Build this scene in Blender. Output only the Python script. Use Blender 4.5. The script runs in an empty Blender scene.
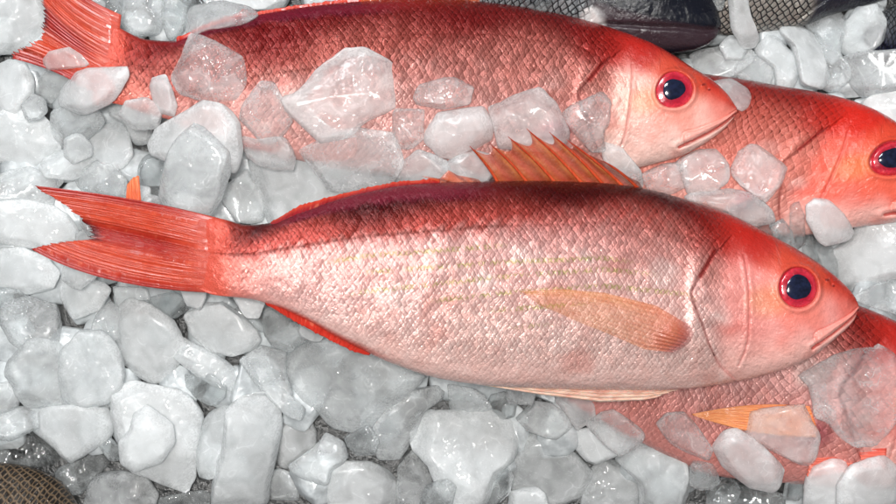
import bpy, bmesh, math, random
import numpy as np
from mathutils import Vector

random.seed(7)
rng = np.random.default_rng(11)
S = 0.0005          # metres per photo pixel at the height of the ice bed
CAMD = 1900.0       # camera height in the same pixel units
sc = bpy.context.scene

# ---------------------------------------------------------------- camera
cam = bpy.data.cameras.new('camera')
camo = bpy.data.objects.new('camera', cam)
sc.collection.objects.link(camo)
camo.location = (0, 0, CAMD * S)
cam.sensor_width = 36
cam.lens = 36 * CAMD / 896.0
cam.clip_start = 0.01
cam.clip_end = 50
sc.camera = camo
# ---------------------------------------------------------------- light
w = bpy.data.worlds.new('World'); sc.world = w; w.use_nodes = True
bg = w.node_tree.nodes['Background']
bg.inputs[0].default_value = (0.80, 0.88, 1.0, 1)
bg.inputs[1].default_value = 0.10

def area(name, loc, target, size, size_y, power, col):
    l = bpy.data.lights.new(name, 'AREA'); l.shape = 'RECTANGLE'
    l.size = size; l.size_y = size_y; l.energy = power; l.color = col
    o = bpy.data.objects.new(name, l); sc.collection.objects.link(o)
    o.location = loc
    d = Vector(target) - Vector(loc)
    o.rotation_euler = d.to_track_quat('-Z', 'Y').to_euler()
    return o
area('window_light', (-0.20, 0.80, 1.05), (0, 0, 0), 0.55, 0.30, 11.0, (0.93, 0.97, 1.0))
area('market_lamp', (-0.04, 0.06, 1.45), (0, 0, 0), 0.26, 0.17, 24.5, (1.0, 0.98, 0.95))
sc.view_settings.view_transform = 'Standard'
sc.view_settings.look = 'None'
sc.view_settings.exposure = 0.0
sc.view_settings.gamma = 1.0
sc.cycles.use_denoising = True
sc.cycles.max_bounces = 7
sc.cycles.transmission_bounces = 5
sc.cycles.transparent_max_bounces = 8
sc.cycles.diffuse_bounces = 3
sc.cycles.glossy_bounces = 2
sc.cycles.use_adaptive_sampling = True
sc.cycles.adaptive_threshold = 0.05
sc.cycles.adaptive_min_samples = 20
sc.cycles.caustics_refractive = True
sc.cycles.caustics_reflective = False
sc.cycles.sample_clamp_indirect = 4.0
sc.cycles.blur_glossy = 0.6

# ---------------------------------------------------------------- helpers
def mesh_obj(name, V, F, mat, parent=None, smooth=True, attrs=None, origin=None, recalc=False):
    """V: world-space numpy array (n,3)."""
    V = np.asarray(V, float)
    if parent is not None:
        org = np.array(parent_loc(parent))
    elif origin is not None:
        org = np.array(origin)
    else:
        org = np.array([V[:, 0].mean(), V[:, 1].mean(), V[:, 2].min()])
    me = bpy.data.meshes.new(name)
    me.from_pydata((V - org).tolist(), [], F if isinstance(F, list) else F.tolist())
    if recalc:
        bm = bmesh.new(); bm.from_mesh(me)
        bmesh.ops.recalc_face_normals(bm, faces=bm.faces[:]); bm.to_mesh(me); bm.free()
    if smooth:
        me.polygons.foreach_set('use_smooth', [True] * len(me.polygons))
    for k, a in (attrs or {}).items():
        a = np.asarray(a, np.float32)
        if a.ndim == 1:
            at = me.attributes.new(k, 'FLOAT', 'POINT'); at.data.foreach_set('value', a)
        elif a.shape[1] == 3 and k == 'fc':
            at = me.attributes.new(k, 'FLOAT_VECTOR', 'POINT'); at.data.foreach_set('vector', a.ravel())
        else:
            a4 = np.concatenate([a, np.ones((len(a), 1), np.float32)], 1)
            at = me.attributes.new(k, 'FLOAT_COLOR', 'POINT'); at.data.foreach_set('color', a4.ravel())
    me.update()
    o = bpy.data.objects.new(name, me)
    sc.collection.objects.link(o)
    me.materials.append(mat)
    if parent is not None:
        o.parent = parent
    else:
        o.location = tuple(org)
    return o

def parent_loc(p):
    l = Vector(p.location)
    while p.parent:
        p = p.parent; l = l + Vector(p.location)
    return tuple(l)

def empty(name, loc):
    o = bpy.data.objects.new(name, None); sc.collection.objects.link(o)
    o.location = loc; o.empty_display_size = 0.02
    return o

def tag(o, label=None, cat=None, group=None, kind=None):
    if label: o['label'] = label
    if cat: o['category'] = cat
    if group: o['group'] = group
    if kind: o['kind'] = kind
    return o

def Wd(px, py, z, zc):
    """photo-pixel layout at height zc (pixel units) to world metres"""
    f = 1 - zc / CAMD
    return np.stack([(px - 448) * f * S, (252 - py) * f * S, z * S + 0 * px], -1)

def grid_faces(nu, nv, close_v=False):
    i = np.arange(nu - 1)[:, None]; j = np.arange(nv if close_v else nv - 1)[None, :]
    j2 = (j + 1) % nv
    return np.stack([(i * nv + j), (i * nv + j2), ((i + 1) * nv + j2), ((i + 1) * nv + j)], -1).reshape(-1, 4)

def pchip(x, y, q):
    x = np.asarray(x, float); y = np.asarray(y, float); q = np.clip(q, x[0], x[-1])
    h = np.diff(x); d = np.diff(y) / h
    m = np.zeros_like(x)
    for i in range(1, len(x) - 1):
        if d[i - 1] * d[i] > 0:
            w1 = 2 * h[i] + h[i - 1]; w2 = h[i] + 2 * h[i - 1]
            m[i] = (w1 + w2) / (w1 / d[i - 1] + w2 / d[i])
    m[0] = d[0]; m[-1] = d[-1]
    k = np.clip(np.searchsorted(x, q) - 1, 0, len(x) - 2)
    t = (q - x[k]) / h[k]
    return ((2*t**3 - 3*t**2 + 1) * y[k] + (t**3 - 2*t**2 + t) * h[k] * m[k]
            + (-2*t**3 + 3*t**2) * y[k + 1] + (t**3 - t**2) * h[k] * m[k + 1])

def seg_dist(X, Y, pts):
    """distance to a polyline, signed by side, and parameter along it"""
    best = np.full(X.shape, 1e9); sgn = np.zeros(X.shape)
    for (x0, y0), (x1, y1) in zip(pts[:-1], pts[1:]):
        dx, dy = x1 - x0, y1 - y0; L = dx * dx + dy * dy
        t = np.clip(((X - x0) * dx + (Y - y0) * dy) / L, 0, 1)
        d = np.hypot(X - x0 - t * dx, Y - y0 - t * dy)
        s = np.sign((X - x0) * dy - (Y - y0) * dx)
        k = d < best
        best = np.where(k, d, best); sgn = np.where(k, s, sgn)
    return best, sgn

def inside(X, Y, poly):
    r = np.zeros(X.shape, bool); n = len(poly)
    for i in range(n):
        x0, y0 = poly[i]; x1, y1 = poly[(i + 1) % n]
        if y0 == y1: continue
        c = ((y0 > Y) != (y1 > Y)) & (X < (x1 - x0) * (Y - y0) / (y1 - y0) + x0)
        r ^= c
    return r

def sst(a, b, x):
    t = np.clip((x - a) / (b - a), 0, 1); return t * t * (3 - 2 * t)

def sines(X, Y, freq, seed, n=6):
    r = np.random.default_rng(seed); o = 0 * X
    for _ in range(n):
        a = r.uniform(0, 2 * math.pi); f = freq * r.uniform(.6, 1.5)
        o = o + np.sin(X * math.cos(a) * f + Y * math.sin(a) * f + r.uniform(0, 6.28))
    return o / math.sqrt(n)

# ---------------------------------------------------------------- materials
class NT:
    def __init__(s, name):
        s.m = bpy.data.materials.new(name); s.m.use_nodes = True
        s.t = s.m.node_tree; s.t.nodes.clear()
        s.out = s.t.nodes.new('ShaderNodeOutputMaterial')
    def n(s, typ, **kw):
        nd = s.t.nodes.new('ShaderNode' + typ)
        for k, v in kw.items(): setattr(nd, k, v)
        return nd
    def l(s, a, b): s.t.links.new(a, b)
    def set(s, sock, v):
        if hasattr(v, 'links') or isinstance(v, bpy.types.NodeSocket): s.l(v, sock)
        else: sock.default_value = v
    def math(s, op, a, b=None, c=None, clamp=False):
        nd = s.n('Math', operation=op); nd.use_clamp = clamp
        s.set(nd.inputs[0], a)
        if b is not None: s.set(nd.inputs[1], b)
        if c is not None: s.set(nd.inputs[2], c)
        return nd.outputs[0]
    def ramp(s, f, a, b, lo=0.0, hi=1.0):
        nd = s.n('MapRange'); nd.interpolation_type = 'SMOOTHSTEP'
        s.set(nd.inputs[0], f)
        for k, v in enumerate((a, b, lo, hi)): s.set(nd.inputs[k + 1], v)
        return nd.outputs[0]
    def mix(s, f, a, b, mode='MIX'):
        nd = s.n('Mix', data_type='RGBA', blend_type=mode)
        s.set(nd.inputs[0], f); s.set(nd.inputs[6], a); s.set(nd.inputs[7], b)
        return nd.outputs[2]
    def noise(s, vec, scale, detail=3, rough=.5, dist=0):
        nd = s.n('TexNoise'); s.set(nd.inputs['Vector'], vec)
        nd.inputs['Scale'].default_value = scale; nd.inputs['Detail'].default_value = detail
        nd.inputs['Roughness'].default_value = rough; nd.inputs['Distortion'].default_value = dist
        return nd.outputs[0]
    def bump(s, h, dist, strength=1.0, normal=None):
        nd = s.n('Bump'); s.set(nd.inputs['Height'], h)
        nd.inputs['Distance'].default_value = dist; s.set(nd.inputs['Strength'], strength)
        if normal is not None: s.l(normal, nd.inputs['Normal'])
        return nd.outputs[0]
    def attr(s, name, typ='GEOMETRY'):
        nd = s.n('Attribute'); nd.attribute_name = name; nd.attribute_type = typ
        return nd
    def bsdf(s, **kw):
        nd = s.n('BsdfPrincipled')
        for k, v in kw.items(): s.set(nd.inputs[k.replace('_', ' ')], v)
        return nd

def simple(name, c, rough=.3, coat=.5, bs=0, bd=.0005, var=.0, c2=None, vs=60, sss=0, coatr=.03):
    k = NT(name); tc = k.n('TexCoord').outputs['Object']
    cc = (*c, 1)
    if c2: cc = k.mix(k.ramp(k.noise(tc, vs, 5, .65), .35, .68), cc, (*c2, 1))
    kw = dict(Base_Color=cc, Roughness=rough, Coat_Weight=coat, Coat_Roughness=coatr)
    if sss: kw.update(Subsurface_Weight=sss, Subsurface_Scale=.002)
    if bs: kw['Normal'] = k.bump(k.noise(tc, bs, 4, .6), bd, .7)
    P = k.bsdf(**kw)
    k.l(P.outputs[0], k.out.inputs[0]); return k.m

def ice_mat(name, cloud=0.6, tint=(0.86, 0.89, 0.90), wet=0.5, rough=0.22, tr=.6):
    k = NT(name)
    tc = k.n('TexCoord').outputs['Object']
    rim = k.attr('rim').outputs['Fac']
    rnd = k.n('ObjectInfo').outputs['Random']
    off = k.n('VectorMath', operation='ADD'); k.l(tc, off.inputs[0])
    cmb = k.n('CombineXYZ'); k.l(k.math('MULTIPLY', rnd, 7.0), cmb.inputs[0]); k.l(k.math('MULTIPLY', rnd, 3.0), cmb.inputs[1])
    k.l(cmb.outputs[0], off.inputs[1]); v = off.outputs[0]
    cl = k.noise(v, 95, 1.5, .6, .6)
    streak = k.noise(v, 420, 2, .65, 1.5)
    f = k.ramp(cl, .28, .72, cloud - .09, cloud + .08)
    f = k.math('ADD', f, k.math('MULTIPLY', k.math('SUBTRACT', streak, .5), .05))
    f = k.math('ADD', f, k.math('MULTIPLY', k.math('SUBTRACT', rnd, .5), .20))
    # bubbles, fracture wisps and frosted rims
    wisp = k.ramp(k.noise(v, 230, 2.5, .7, 3.5), .59, .72, 0, .15)
    f = k.math('ADD', f, wisp)
    f = k.math('ADD', f, k.math('MULTIPLY', rim, k.ramp(streak,   .35, .65, .0, .22)), clamp=True)
    wn = k.n('TexNoise'); k.l(v, wn.inputs['Vector']); wn.inputs['Scale'].default_value = 160; wn.inputs['Detail'].default_value = 0
    wv = k.n('VectorMath', operation='MULTIPLY_ADD'); k.l(wn.outputs['Color'], wv.inputs[0]); wv.inputs[1].default_value = (.006, .006, .006); k.l(v, wv.inputs[2])
    ck = k.n('TexVoronoi', feature='DISTANCE_TO_EDGE'); k.l(wv.outputs[0], ck.inputs['Vector']); ck.inputs['Scale'].default_value = 58
    crack = k.math('MULTIPLY', k.ramp(ck.outputs['Distance'], .035, .0), k.ramp(cl, .50, .66, 0, .12))
    f = k.math('ADD', f, crack, clamp=True)
    b1 = k.noise(v, 130, 2, .5, 0)
    vor = k.n('TexVoronoi'); k.l(v, vor.inputs['Vector']); vor.inputs['Scale'].default_value = 400
    patch = k.ramp(k.noise(v, 85, 2), .38, .54)
    n1 = k.bump(b1, .0022, .7)
    dim = k.math('ADD', vor.outputs['Distance'], k.math('MULTIPLY', k.noise(v, 520, 1, .5), .9))
    n2 = k.bump(dim, .0007, k.math('MULTIPLY', patch, wet), n1)
    n3 = n2
    A = k.bsdf(Base_Color=(.96, .98, .985, 1), Transmission_Weight=1.0, Roughness=rough, IOR=1.30, Coat_Weight=1.0, Coat_Roughness=.05, Coat_IOR=1.45, Coat_Normal=n3)
    B = k.bsdf(Base_Color=(*tint, 1), Roughness=.35, IOR=1.31, Coat_Weight=1.0, Coat_Roughness=.05, Coat_IOR=1.45, Coat_Normal=n3)
    tl = k.n('BsdfTranslucent'); tl.inputs[0].default_value = (.97, .985, .99, 1)
    mb = k.n('MixShader'); mb.inputs[0].default_value = .30; k.l(B.outputs[0], mb.inputs[1]); k.l(tl.outputs[0], mb.inputs[2])
    T = k.n('BsdfTransparent'); T.inputs[0].default_value = (.97, .985, .985, 1)
    ma = k.n('MixShader'); ma.inputs[0].default_value = tr; k.l(A.outputs[0], ma.inputs[1]); k.l(T.outputs[0], ma.inputs[2])
    mx = k.n('MixShader'); k.l(f, mx.inputs[0]); k.l(ma.outputs[0], mx.inputs[1]); k.l(mb.outputs[0], mx.inputs[2])
    k.l(mx.outputs[0], k.out.inputs[0])
    return k.m

ICE = {
    'm': ice_mat('milky_ice', .58, (.95, .965, .97), .7, .12, tr=.5),
    'h': ice_mat('hazy_ice', .34, (.94, .955, .96), 1.0, .09, tr=.5),
    'c': ice_mat('clear_ice', .14, (.85, .88, .88), .7, .04, tr=.35),
    'w': ice_mat('dimpled_wet_ice', .34, (.94, .96, .965), 1.0, .06, tr=.5),
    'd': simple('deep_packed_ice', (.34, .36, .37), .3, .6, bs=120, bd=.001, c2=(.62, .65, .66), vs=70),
    'p': ice_mat('thin_ice_over_fish', .26, (.95, .94, .94), 1.0, .05, tr=.62),
}

def skin_mat(name, L=5.6, Wv=8.0, relief=1.25, metal=.42, rough=.19, coat=.28, sparkle=.9, sss=.10, net=0):
    k = NT(name)
    fc = k.attr('fc').outputs['Vector']; col = k.attr('col').outputs['Color']
    sm = k.attr('sm').outputs['Fac']; gs = k.attr('gs').outputs['Fac']; dk = k.attr('dk').outputs['Fac']
    wn = k.n('TexNoise'); k.l(fc, wn.inputs['Vector']); wn.inputs['Scale'].default_value = .035; wn.inputs['Detail'].default_value = 2
    wv = k.n('VectorMath', operation='MULTIPLY_ADD'); k.l(wn.outputs['Color'], wv.inputs[0]); wv.inputs[1].default_value = (9, 9, 0); k.l(fc, wv.inputs[2])
    sep = k.n('SeparateXYZ'); k.l(wv.outputs[0], sep.inputs[0])
    u = k.math('DIVIDE', sep.outputs[0], L); v = k.math('DIVIDE', sep.outputs[1], Wv)
    a = k.math('ADD', u, v); b = k.math('SUBTRACT', u, v)
    cv = k.n('CombineXYZ'); k.l(a, cv.inputs[0]); k.l(b, cv.inputs[1])
    vo = k.n('TexVoronoi', voronoi_dimensions='2D'); k.l(cv.outputs[0], vo.inputs['Vector']); vo.inputs['Scale'].default_value = 1.0; vo.inputs['Randomness'].default_value = .28
    ve = k.n('TexVoronoi', voronoi_dimensions='2D', feature='DISTANCE_TO_EDGE'); k.l(cv.outputs[0], ve.inputs['Vector']); ve.inputs['Scale'].default_value = 1.0; ve.inputs['Randomness'].default_value = .28
    dv = k.n('VectorMath', operation='SUBTRACT'); k.l(cv.outputs[0], dv.inputs[0]); k.l(vo.outputs['Position'], dv.inputs[1])
    ds = k.n('SeparateXYZ'); k.l(dv.outputs[0], ds.inputs[0])
    along = k.math('MULTIPLY', k.math('ADD', ds.outputs[0], ds.outputs[1]), -.5)
    edge = k.ramp(ve.outputs['Distance'], 0.0, .20)
    cc = k.n('SeparateColor'); k.l(vo.outputs['Color'], cc.inputs[0])
    h = k.math('ADD', k.math('MULTIPLY', edge, .14), k.math('MULTIPLY', along, k.math('ADD', 1.0, k.math('MULTIPLY', cc.outputs[1], 1.6))))
    h = k.math('ADD', h, k.math('MULTIPLY', cc.outputs[0], .35))
    fine = k.noise(fc, .55, 4, .65)
    h = k.math('ADD', h, k.math('MULTIPLY', fine, .35))
    nb = k.bump(h, .00060 * relief, sm)
    soft = k.noise(fc, .10, 4, .6)
    nb0 = k.bump(k.math('ADD', soft, k.math('MULTIPLY', fine, .16)), .0016, k.math('SUBTRACT', .75, k.math('MULTIPLY', sm, .25)), nb)
    # colour
    mott = k.noise(fc, .045, 5, .65, .8)
    c = k.mix(k.ramp(mott, .35, .7, 0, .30), col, k.mix(1.0, col, (.92, .62, .55, 1), 'MULTIPLY'))
    fl = k.noise(fc, .9, 3, .7)
    c = k.mix(k.ramp(fl, .3, .75, 0, .22), c, k.mix(1.0, c, (.70, .42, .36, 1), 'MULTIPLY'))
    lead = k.ramp(along, -.12, -.36)
    gap = k.math('MULTIPLY', k.math('MULTIPLY', lead, k.ramp(cc.outputs[0], 0, 1, .5, 1)), k.math('MULTIPLY', sm, dk))
    c = k.mix(k.math('MULTIPLY', gap, .8), c, k.mix(1.0, c, (.28, .20, .15, 1), 'MULTIPLY'))
    # pale centre of each scale, brightened further as a painted highlight tick
    ctr = k.math('MULTIPLY', k.ramp(along, -.1, .45), k.math('MULTIPLY', sm, k.math('MULTIPLY', cc.outputs[1], sparkle)))
    br = k.n('VectorMath', operation='MULTIPLY_ADD'); k.l(c, br.inputs[0]); br.inputs[1].default_value = (1.45, 1.7, 1.7); br.inputs[2].default_value = (.012, .002, .002)
    c = k.mix(ctr, c, br.outputs[0])
    # olive dashes at scale corners, in rows
    dash = k.math('MULTIPLY', gs, k.math('MULTIPLY', k.ramp(cc.outputs[2], .15, .5), k.ramp(ve.outputs['Distance'], .34, .10)))
    c = k.mix(k.math('MULTIPLY', dash, .7), c, (.40, .36, .10, 1))
    if net > 0: c = k.mix(k.math('MULTIPLY', k.ramp(ve.outputs['Distance'], .05, .22), sm), (.17, .115, .070, 1), (.016, .012, .009, 1))
    if net < 0: c = k.mix(k.math('MULTIPLY', k.ramp(ve.outputs['Distance'], .17, .05), sm), c, (.012, .012, .014, 1))
    rg = k.ramp(cc.outputs[1], 0, 1, rough + .12, rough - .08)
    P = k.bsdf(Base_Color=c, Metallic=k.math('MULTIPLY', sm, metal), Roughness=rg, IOR=1.45, Specular_IOR_Level=.38,
               Coat_Weight=coat, Coat_Roughness=.06, Coat_IOR=1.4, Normal=nb0, Coat_Normal=nb0)
    k.l(P.outputs[0], k.out.inputs[0])
    return k.m

def fin_mat(name, alpha=1.0, sss=.25, rough=.25, rf=1.0, trans=0.0):
    k = NT(name)
    fc = k.attr('fc').outputs['Vector']; col = k.attr('col').outputs['Color']
    sep = k.n('SeparateXYZ'); k.l(fc, sep.inputs[0])   # x: across rays, y: along rays
    cv = k.n('CombineXYZ'); k.l(k.math('MULTIPLY', sep.outputs[0], rf), cv.inputs[0]); k.l(k.math('MULTIPLY', sep.outputs[1], .06), cv.inputs[1])
    st = k.noise(cv.outputs[0], 1.0, 4, .7, .3)
    c = k.mix(k.ramp(st, .35, .7, 0, .7), col, k.mix(1.0, col, (.62, .30, .25, 1), 'MULTIPLY'))
    pale = k.ramp(k.noise(cv.outputs[0], 2.3, 3, .6), .56, .75, 0, .35)
    c = k.mix(pale, c, (.84, .30, .17, 1))
    blot = k.noise(fc, .08, 4, .6)
    c = k.mix(k.ramp(blot, .45, .75, 0, .4), c, k.mix(1.0, c, (.75, .4, .3, 1), 'MULTIPLY'))
    n1 = k.bump(st, .00045, .7)
    n2 = k.bump(blot, .0009, .6, n1)
    if alpha == 'pec': alpha = k.math('MULTIPLY', k.math('MAXIMUM', k.ramp(sep.outputs[1], 12, 70, .30, .15), k.ramp(sep.outputs[0], .6, 12, .32, .12)), k.math('MULTIPLY', k.ramp(st, .3, .7, .7, 1.25), k.ramp(sep.outputs[1], 0, 9, .35, 1)), clamp=True)
    P = k.bsdf(Base_Color=c, Roughness=rough, IOR=1.42, Subsurface_Weight=sss, Subsurface_Scale=.002, Coat_Weight=.4, Coat_Roughness=.08, Normal=n2, Alpha=alpha)
    P.inputs['Subsurface Radius'].default_value = (1.0, .35, .2)
    if trans:
        T = k.n('BsdfTranslucent'); k.l(c, T.inputs[0])
        mx = k.n('MixShader'); mx.inputs[0].default_value = trans
        k.l(P.outputs[0], mx.inputs[1]); k.l(T.outputs[0], mx.inputs[2]); k.l(mx.outputs[0], k.out.inputs[0])
    else:
        k.l(P.outputs[0], k.out.inputs[0])
    return k.m

M_SKIN = skin_mat('red_snapper_skin')
M_SKIN_UP = skin_mat('red_fish_skin_with_brown_scale_edges', L=6.4, Wv=9.0, relief=1.5, sparkle=.9)
M_SKIN_R = skin_mat('deep_red_fish_skin', L=9.0, Wv=10, relief=1.3, sparkle=.7, metal=.2)
M_SKIN_LO = skin_mat('silvery_pink_large_scaled_skin', L=9.5, Wv=10.5, relief=1.8, sparkle=1.0, metal=.45, rough=.24)
M_DARK = skin_mat('slate_fish_skin', L=13, Wv=9, net=-1, relief=1.2, sparkle=.9, metal=.3, coat=.4, sss=0)
M_NET = skin_mat('brown_scaled_skin', L=15, Wv=9, relief=1.8, net=1, sparkle=1, metal=.1, coat=.7, sss=0)
M_FIN = fin_mat('red_orange_fin', sss=0, trans=.05)
M_FIN_T = fin_mat('orange_fin_membrane', alpha=.42, sss=0, rough=.16, rf=.25, trans=0)
M_PEC = fin_mat('thin_orange_fin', alpha='pec', sss=0, rough=.25, rf=.6, trans=0)
M_PALE = fin_mat('pale_pink_fin', sss=.3, rf=.5)
M_PUP = simple('pupil_blue_black', (.004, .005, .014), .15, 1.0, c2=(.010, .014, .040), vs=300)
M_TRAY = simple('wet_dark_tray', (.012, .013, .013), .30, .6, bs=220, bd=.002, c2=(.035, .035, .034), vs=45)

def iris_mat():
    k = NT('glossy_iris'); col = k.attr('col').outputs['Color']
    tc = k.n('TexCoord').outputs['Object']
    c = k.mix(k.ramp(k.noise(tc, 420, 5, .7, 1.0), .38, .66, 0, .65), col, (.22, .006, .014, 1))
    c = k.mix(k.ramp(k.noise(tc, 260, 4, .7, 2.0), .60, .72, 0, .5), c, (.86, .26, .24, 1))
    P = k.bsdf(Base_Color=c, Roughness=.2, Coat_Weight=1.0, Coat_Roughness=.02, Subsurface_Weight=.2, Subsurface_Scale=.001,
               Normal=k.bump(k.noise(tc, 400, 3), .0003, .5), Coat_Normal=k.bump(k.noise(tc, 160, 2), .0008, .5))
    k.l(P.outputs[0], k.out.inputs[0]); return k.m
M_IRIS = iris_mat()

# ---------------------------------------------------------------- height map of what already lies there
HX0, HY0, HN, HM = -60, -60, 1020, 620
GX, GY = np.meshgrid(np.arange(HN) + HX0, np.arange(HM) + HY0)
H = np.full(GX.shape, -78.0)
COV = np.zeros(GX.shape, bool)

# ---------------------------------------------------------------- canonical fish (layout of the front fish, photo pixels)
CT = [(196, 219), (214, 218), (248, 225), (268, 223), (300, 211), (333, 200), (367, 191.5), (400, 185.5), (434, 183), (488, 181.5), (535, 181), (600, 183),
      (640, 188), (683, 199), (730, 215), (764, 232), (797, 250), (831, 273), (847, 288), (853.5, 296), (857, 303.5)]
CB = [(196, 288), (205, 293), (214, 295.5), (248, 299), (268, 304), (300, 317), (340, 339), (367, 352), (394, 364), (441, 378.5), (500, 386), (560, 388.5), (600, 389.5),
      (650, 390), (676, 389), (730, 382), (784, 368.5), (810, 357), (837, 336), (848, 326), (854, 318), (857, 310.5)]
HZ = [(196, 3.0), (210, 5.8), (228, 9.5), (250, 14), (300, 23), (367, 34), (450, 42), (560, 46), (660, 45), (720, 41), (770, 36), (800, 30), (831, 20), (847, 12), (857, 4)]
cT = lambda X: pchip(*zip(*CT), X)
cB = lambda X: pchip(*zip(*CB), X)
cH = lambda X: pchip(*zip(*HZ), X)
LAT = [(190, 254), (250, 255), (300, 247), (367, 236), (434, 231), (500, 226), (600, 222), (680, 233), (706, 250)]
EYE = (791.5, 287.0); ER = 20.5
OPERC = [(712, 250), (706, 256), (696, 272), (684, 290), (687, 302), (697, 325), (704, 345), (716, 366), (740, 384)]
PREOP = [(738, 256), (740, 268), (742, 290), (742.5, 325), (741, 345), (734, 364)]
MAX1 = [(858, 306), (840, 317.5), (823, 326.5), (809, 330.5), (809, 338), (812, 343), (818, 342), (838, 328), (854, 314)]
MOUTH = [(858, 310), (846, 320), (834, 329), (818, 340), (808, 347)]

ROOT_RED = (.56, .085, .055)
def chaik(p, n=2):
    p = np.array(p, float)
    for _ in range(n):
        a, b = p[:-1], p[1:]
        p = np.concatenate([p[:1], np.stack([a * .75 + b * .25, a * .25 + b * .75], 1).reshape(-1, 2), p[-1:]])
    return [tuple(q) for q in p]
OPERC, PREOP, MOUTH, MAX1 = chaik(OPERC), chaik(PREOP), chaik(MOUTH), chaik(MAX1)
def lerp3(a, b, t): return np.asarray(a)[None] * (1 - t[..., None]) + np.asarray(b)[None] * t[..., None]

def red_colour(X, Y, t, P):
    n1 = sines(X, Y, .05, 3); n2 = sines(X, Y, .16, 5)
    yl = np.interp(X, *zip(*LAT)) + P.get('lat', 0) * sst(200, 300, X)
    d = (Y - yl) + 2.0 * n2
    ytop = cT(X)
    k = np.clip((Y - ytop) / np.maximum(yl - ytop, 1), 0, 1)         # 0 at back, 1 at lateral line
    back = np.array(P.get('back', (.060, .0025, .004))); band = np.array(P.get('band', (.42, .062, .048)))
    flank = np.array(P.get('flank', (.82, .47, .44))); belly = np.array(P.get('belly', (.84, .56, .51)))
    tail = np.array((.58, .065, .035)); head = np.array(P.get('head', (.72, .28, .25))); crown = np.array(P.get('crown', (.40, .018, .012)))
    c = lerp3(back, band, sst(.18, .95, k + .16 * n1))
    wd = P.get('soft', 1.7) * np.interp(X, [300, 480, 620], [1, 1.5, 4.2])
    below = np.clip((d + 4 * wd + 3 * sines(X, Y, .5, 66)) / (12 * wd), 0, 1)
    below = below * below * (3 - 2 * below) * sst(196, 285, X + 8 * n2)
    fl = lerp3(flank, belly, sst(25, 120, d + 8 * n1))
    c = c * (1 - below[..., None]) + fl * below[..., None]
    # warm band right under the line toward the shoulder
    m = sst(60, 5, d) * sst(520, 680, X) * below * .55
    c = c * (1 - m[..., None]) + np.array((.66, .25, .20)) * m[..., None]
    # tail root
    m = sst(262, 196, X + 6 * n2) * sst(3, 40, np.abs(Y - 258) * .9 + (262 - X) * .6)
    c = c * (1 - m[..., None]) + tail * m[..., None]
    m = sst(330, 210, X + 6 * n1) * .40 * sst(-2, 10, d)
    c = c * (1 - m[..., None]) + np.array((.80, .22, .16)) * m[..., None]
    m = np.exp(-((Y - yl) / 1.4) ** 2) * sst(540, 470, X) * .6
    c = c * (1 - m[..., None]) + np.array((.16, .03, .02)) * m[..., None]
    b1_ = sines(X, Y, .07, 61, 9); b2_ = sines(X, Y, .19, 63, 9)
    m = sst(.5, 2.2, b1_ + .6 * b2_) * .35 * below
    c = c * (1 - m[..., None]) + np.array((.70, .20, .15)) * m[..., None]
    m = sst(.6, 2.0, -b1_ + .7 * b2_) * .45 * below * sst(60, 10, np.abs(d - 45))
    c = c * (1 - m[..., None]) + np.array((.86, .70, .66)) * m[..., None]
    m = sst(236, 206, X + 4 * n2)[..., None] * .92
    c = c * (1 - m) + np.array(ROOT_RED) * m
    # head
    hm = sst(700, 728, X + 6 * n2)
    hd = lerp3(crown, head, sst(.03, .40, t + .05 * n1 + .02 * n2 - .08 * sst(760, 850, X)))
    jaw = sst(.62, .95, t + .04 * n2)[..., None]
    hd = hd * (1 - jaw) + np.array(P.get('jaw', (.80, .46, .41))) * jaw
    m = (sst(.3, 1.8, sines(X, Y, .13, 71, 9) + .5 * b2_) * .55)[..., None]
    hd = hd * (1 - m) + hd * np.array((.88, .45, .40)) * m
    c = c * (1 - hm[..., None]) + hd * hm[..., None]
    m = sst(660, 720, X) * sst(.34, .16, t + .03 * n2) * .85
    c = c * (1 - m[..., None]) + crown * m[..., None]
    r = np.hypot(X - EYE[0], Y - EYE[1])
    m = sst(52, 22, r + 5 * n2) * .45
    c = c * (1 - m[..., None]) + np.array((.72, .12, .06)) * m[..., None]
    m = sst(30, 8, np.hypot(X - 760, (Y - 300) * 1.3)) * .30
    c = c * (1 - m[..., None]) + np.array((.60, .27, .06)) * m[..., None]
    m = sst(26, 8, np.hypot(X - 845, (Y - 300) * .8) + 2 * n2) * .6
    c = c * (1 - m[..., None]) + np.array((.62, .09, .06)) * m[..., None]
    for q_ in ((822, 279.5, 2.2, 1.4), (829, 285.5, 1.5, 1.2)):
        m = sst(1.3, .6, np.hypot((X - q_[0]) / q_[2], (Y - q_[1]) / q_[3])) * .85
        c = c * (1 - m[..., None]) + np.array((.12, .01, .01)) * m[..., None]
    # gill slit and creases
    dd, _ = seg_dist(X, Y, [(708, 252), (702, 262), (694, 275)]); m = sst(4, 1, dd) * .9
    c = c * (1 - m[..., None]) + np.array((.42, .02, .015)) * m[..., None]
    dd, _ = seg_dist(X, Y, OPERC); m = sst(2.4, .5, dd) * .32
    c = c * (1 - m[..., None]) + np.array((.40, .12, .12)) * m[..., None]
    dd, _ = seg_dist(X, Y, PREOP); m = sst(1.6, .3, dd) * .4 * sst(-2, 2, n1 * 2 + 1.5)
    c = c * (1 - m[..., None]) + np.array((.40, .07, .07)) * m[..., None]
    # upper edge where the soft dorsal lies folded, purple sky reflection painted in
    m = sst(262, 300, X) * sst(520, 430, X) * sst(.115, .075, t + .012 * n2)
    c = c * (1 - m[..., None]) + np.array((.15, .010, .024)) * m[..., None]
    # red flank base of the anal fin
    m = sst(258, 285, X) * sst(400, 360, X) * sst(.94, .99, t)
    c = c * (1 - m[..., None]) + np.array((.66, .10, .07)) * m[..., None]
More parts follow.
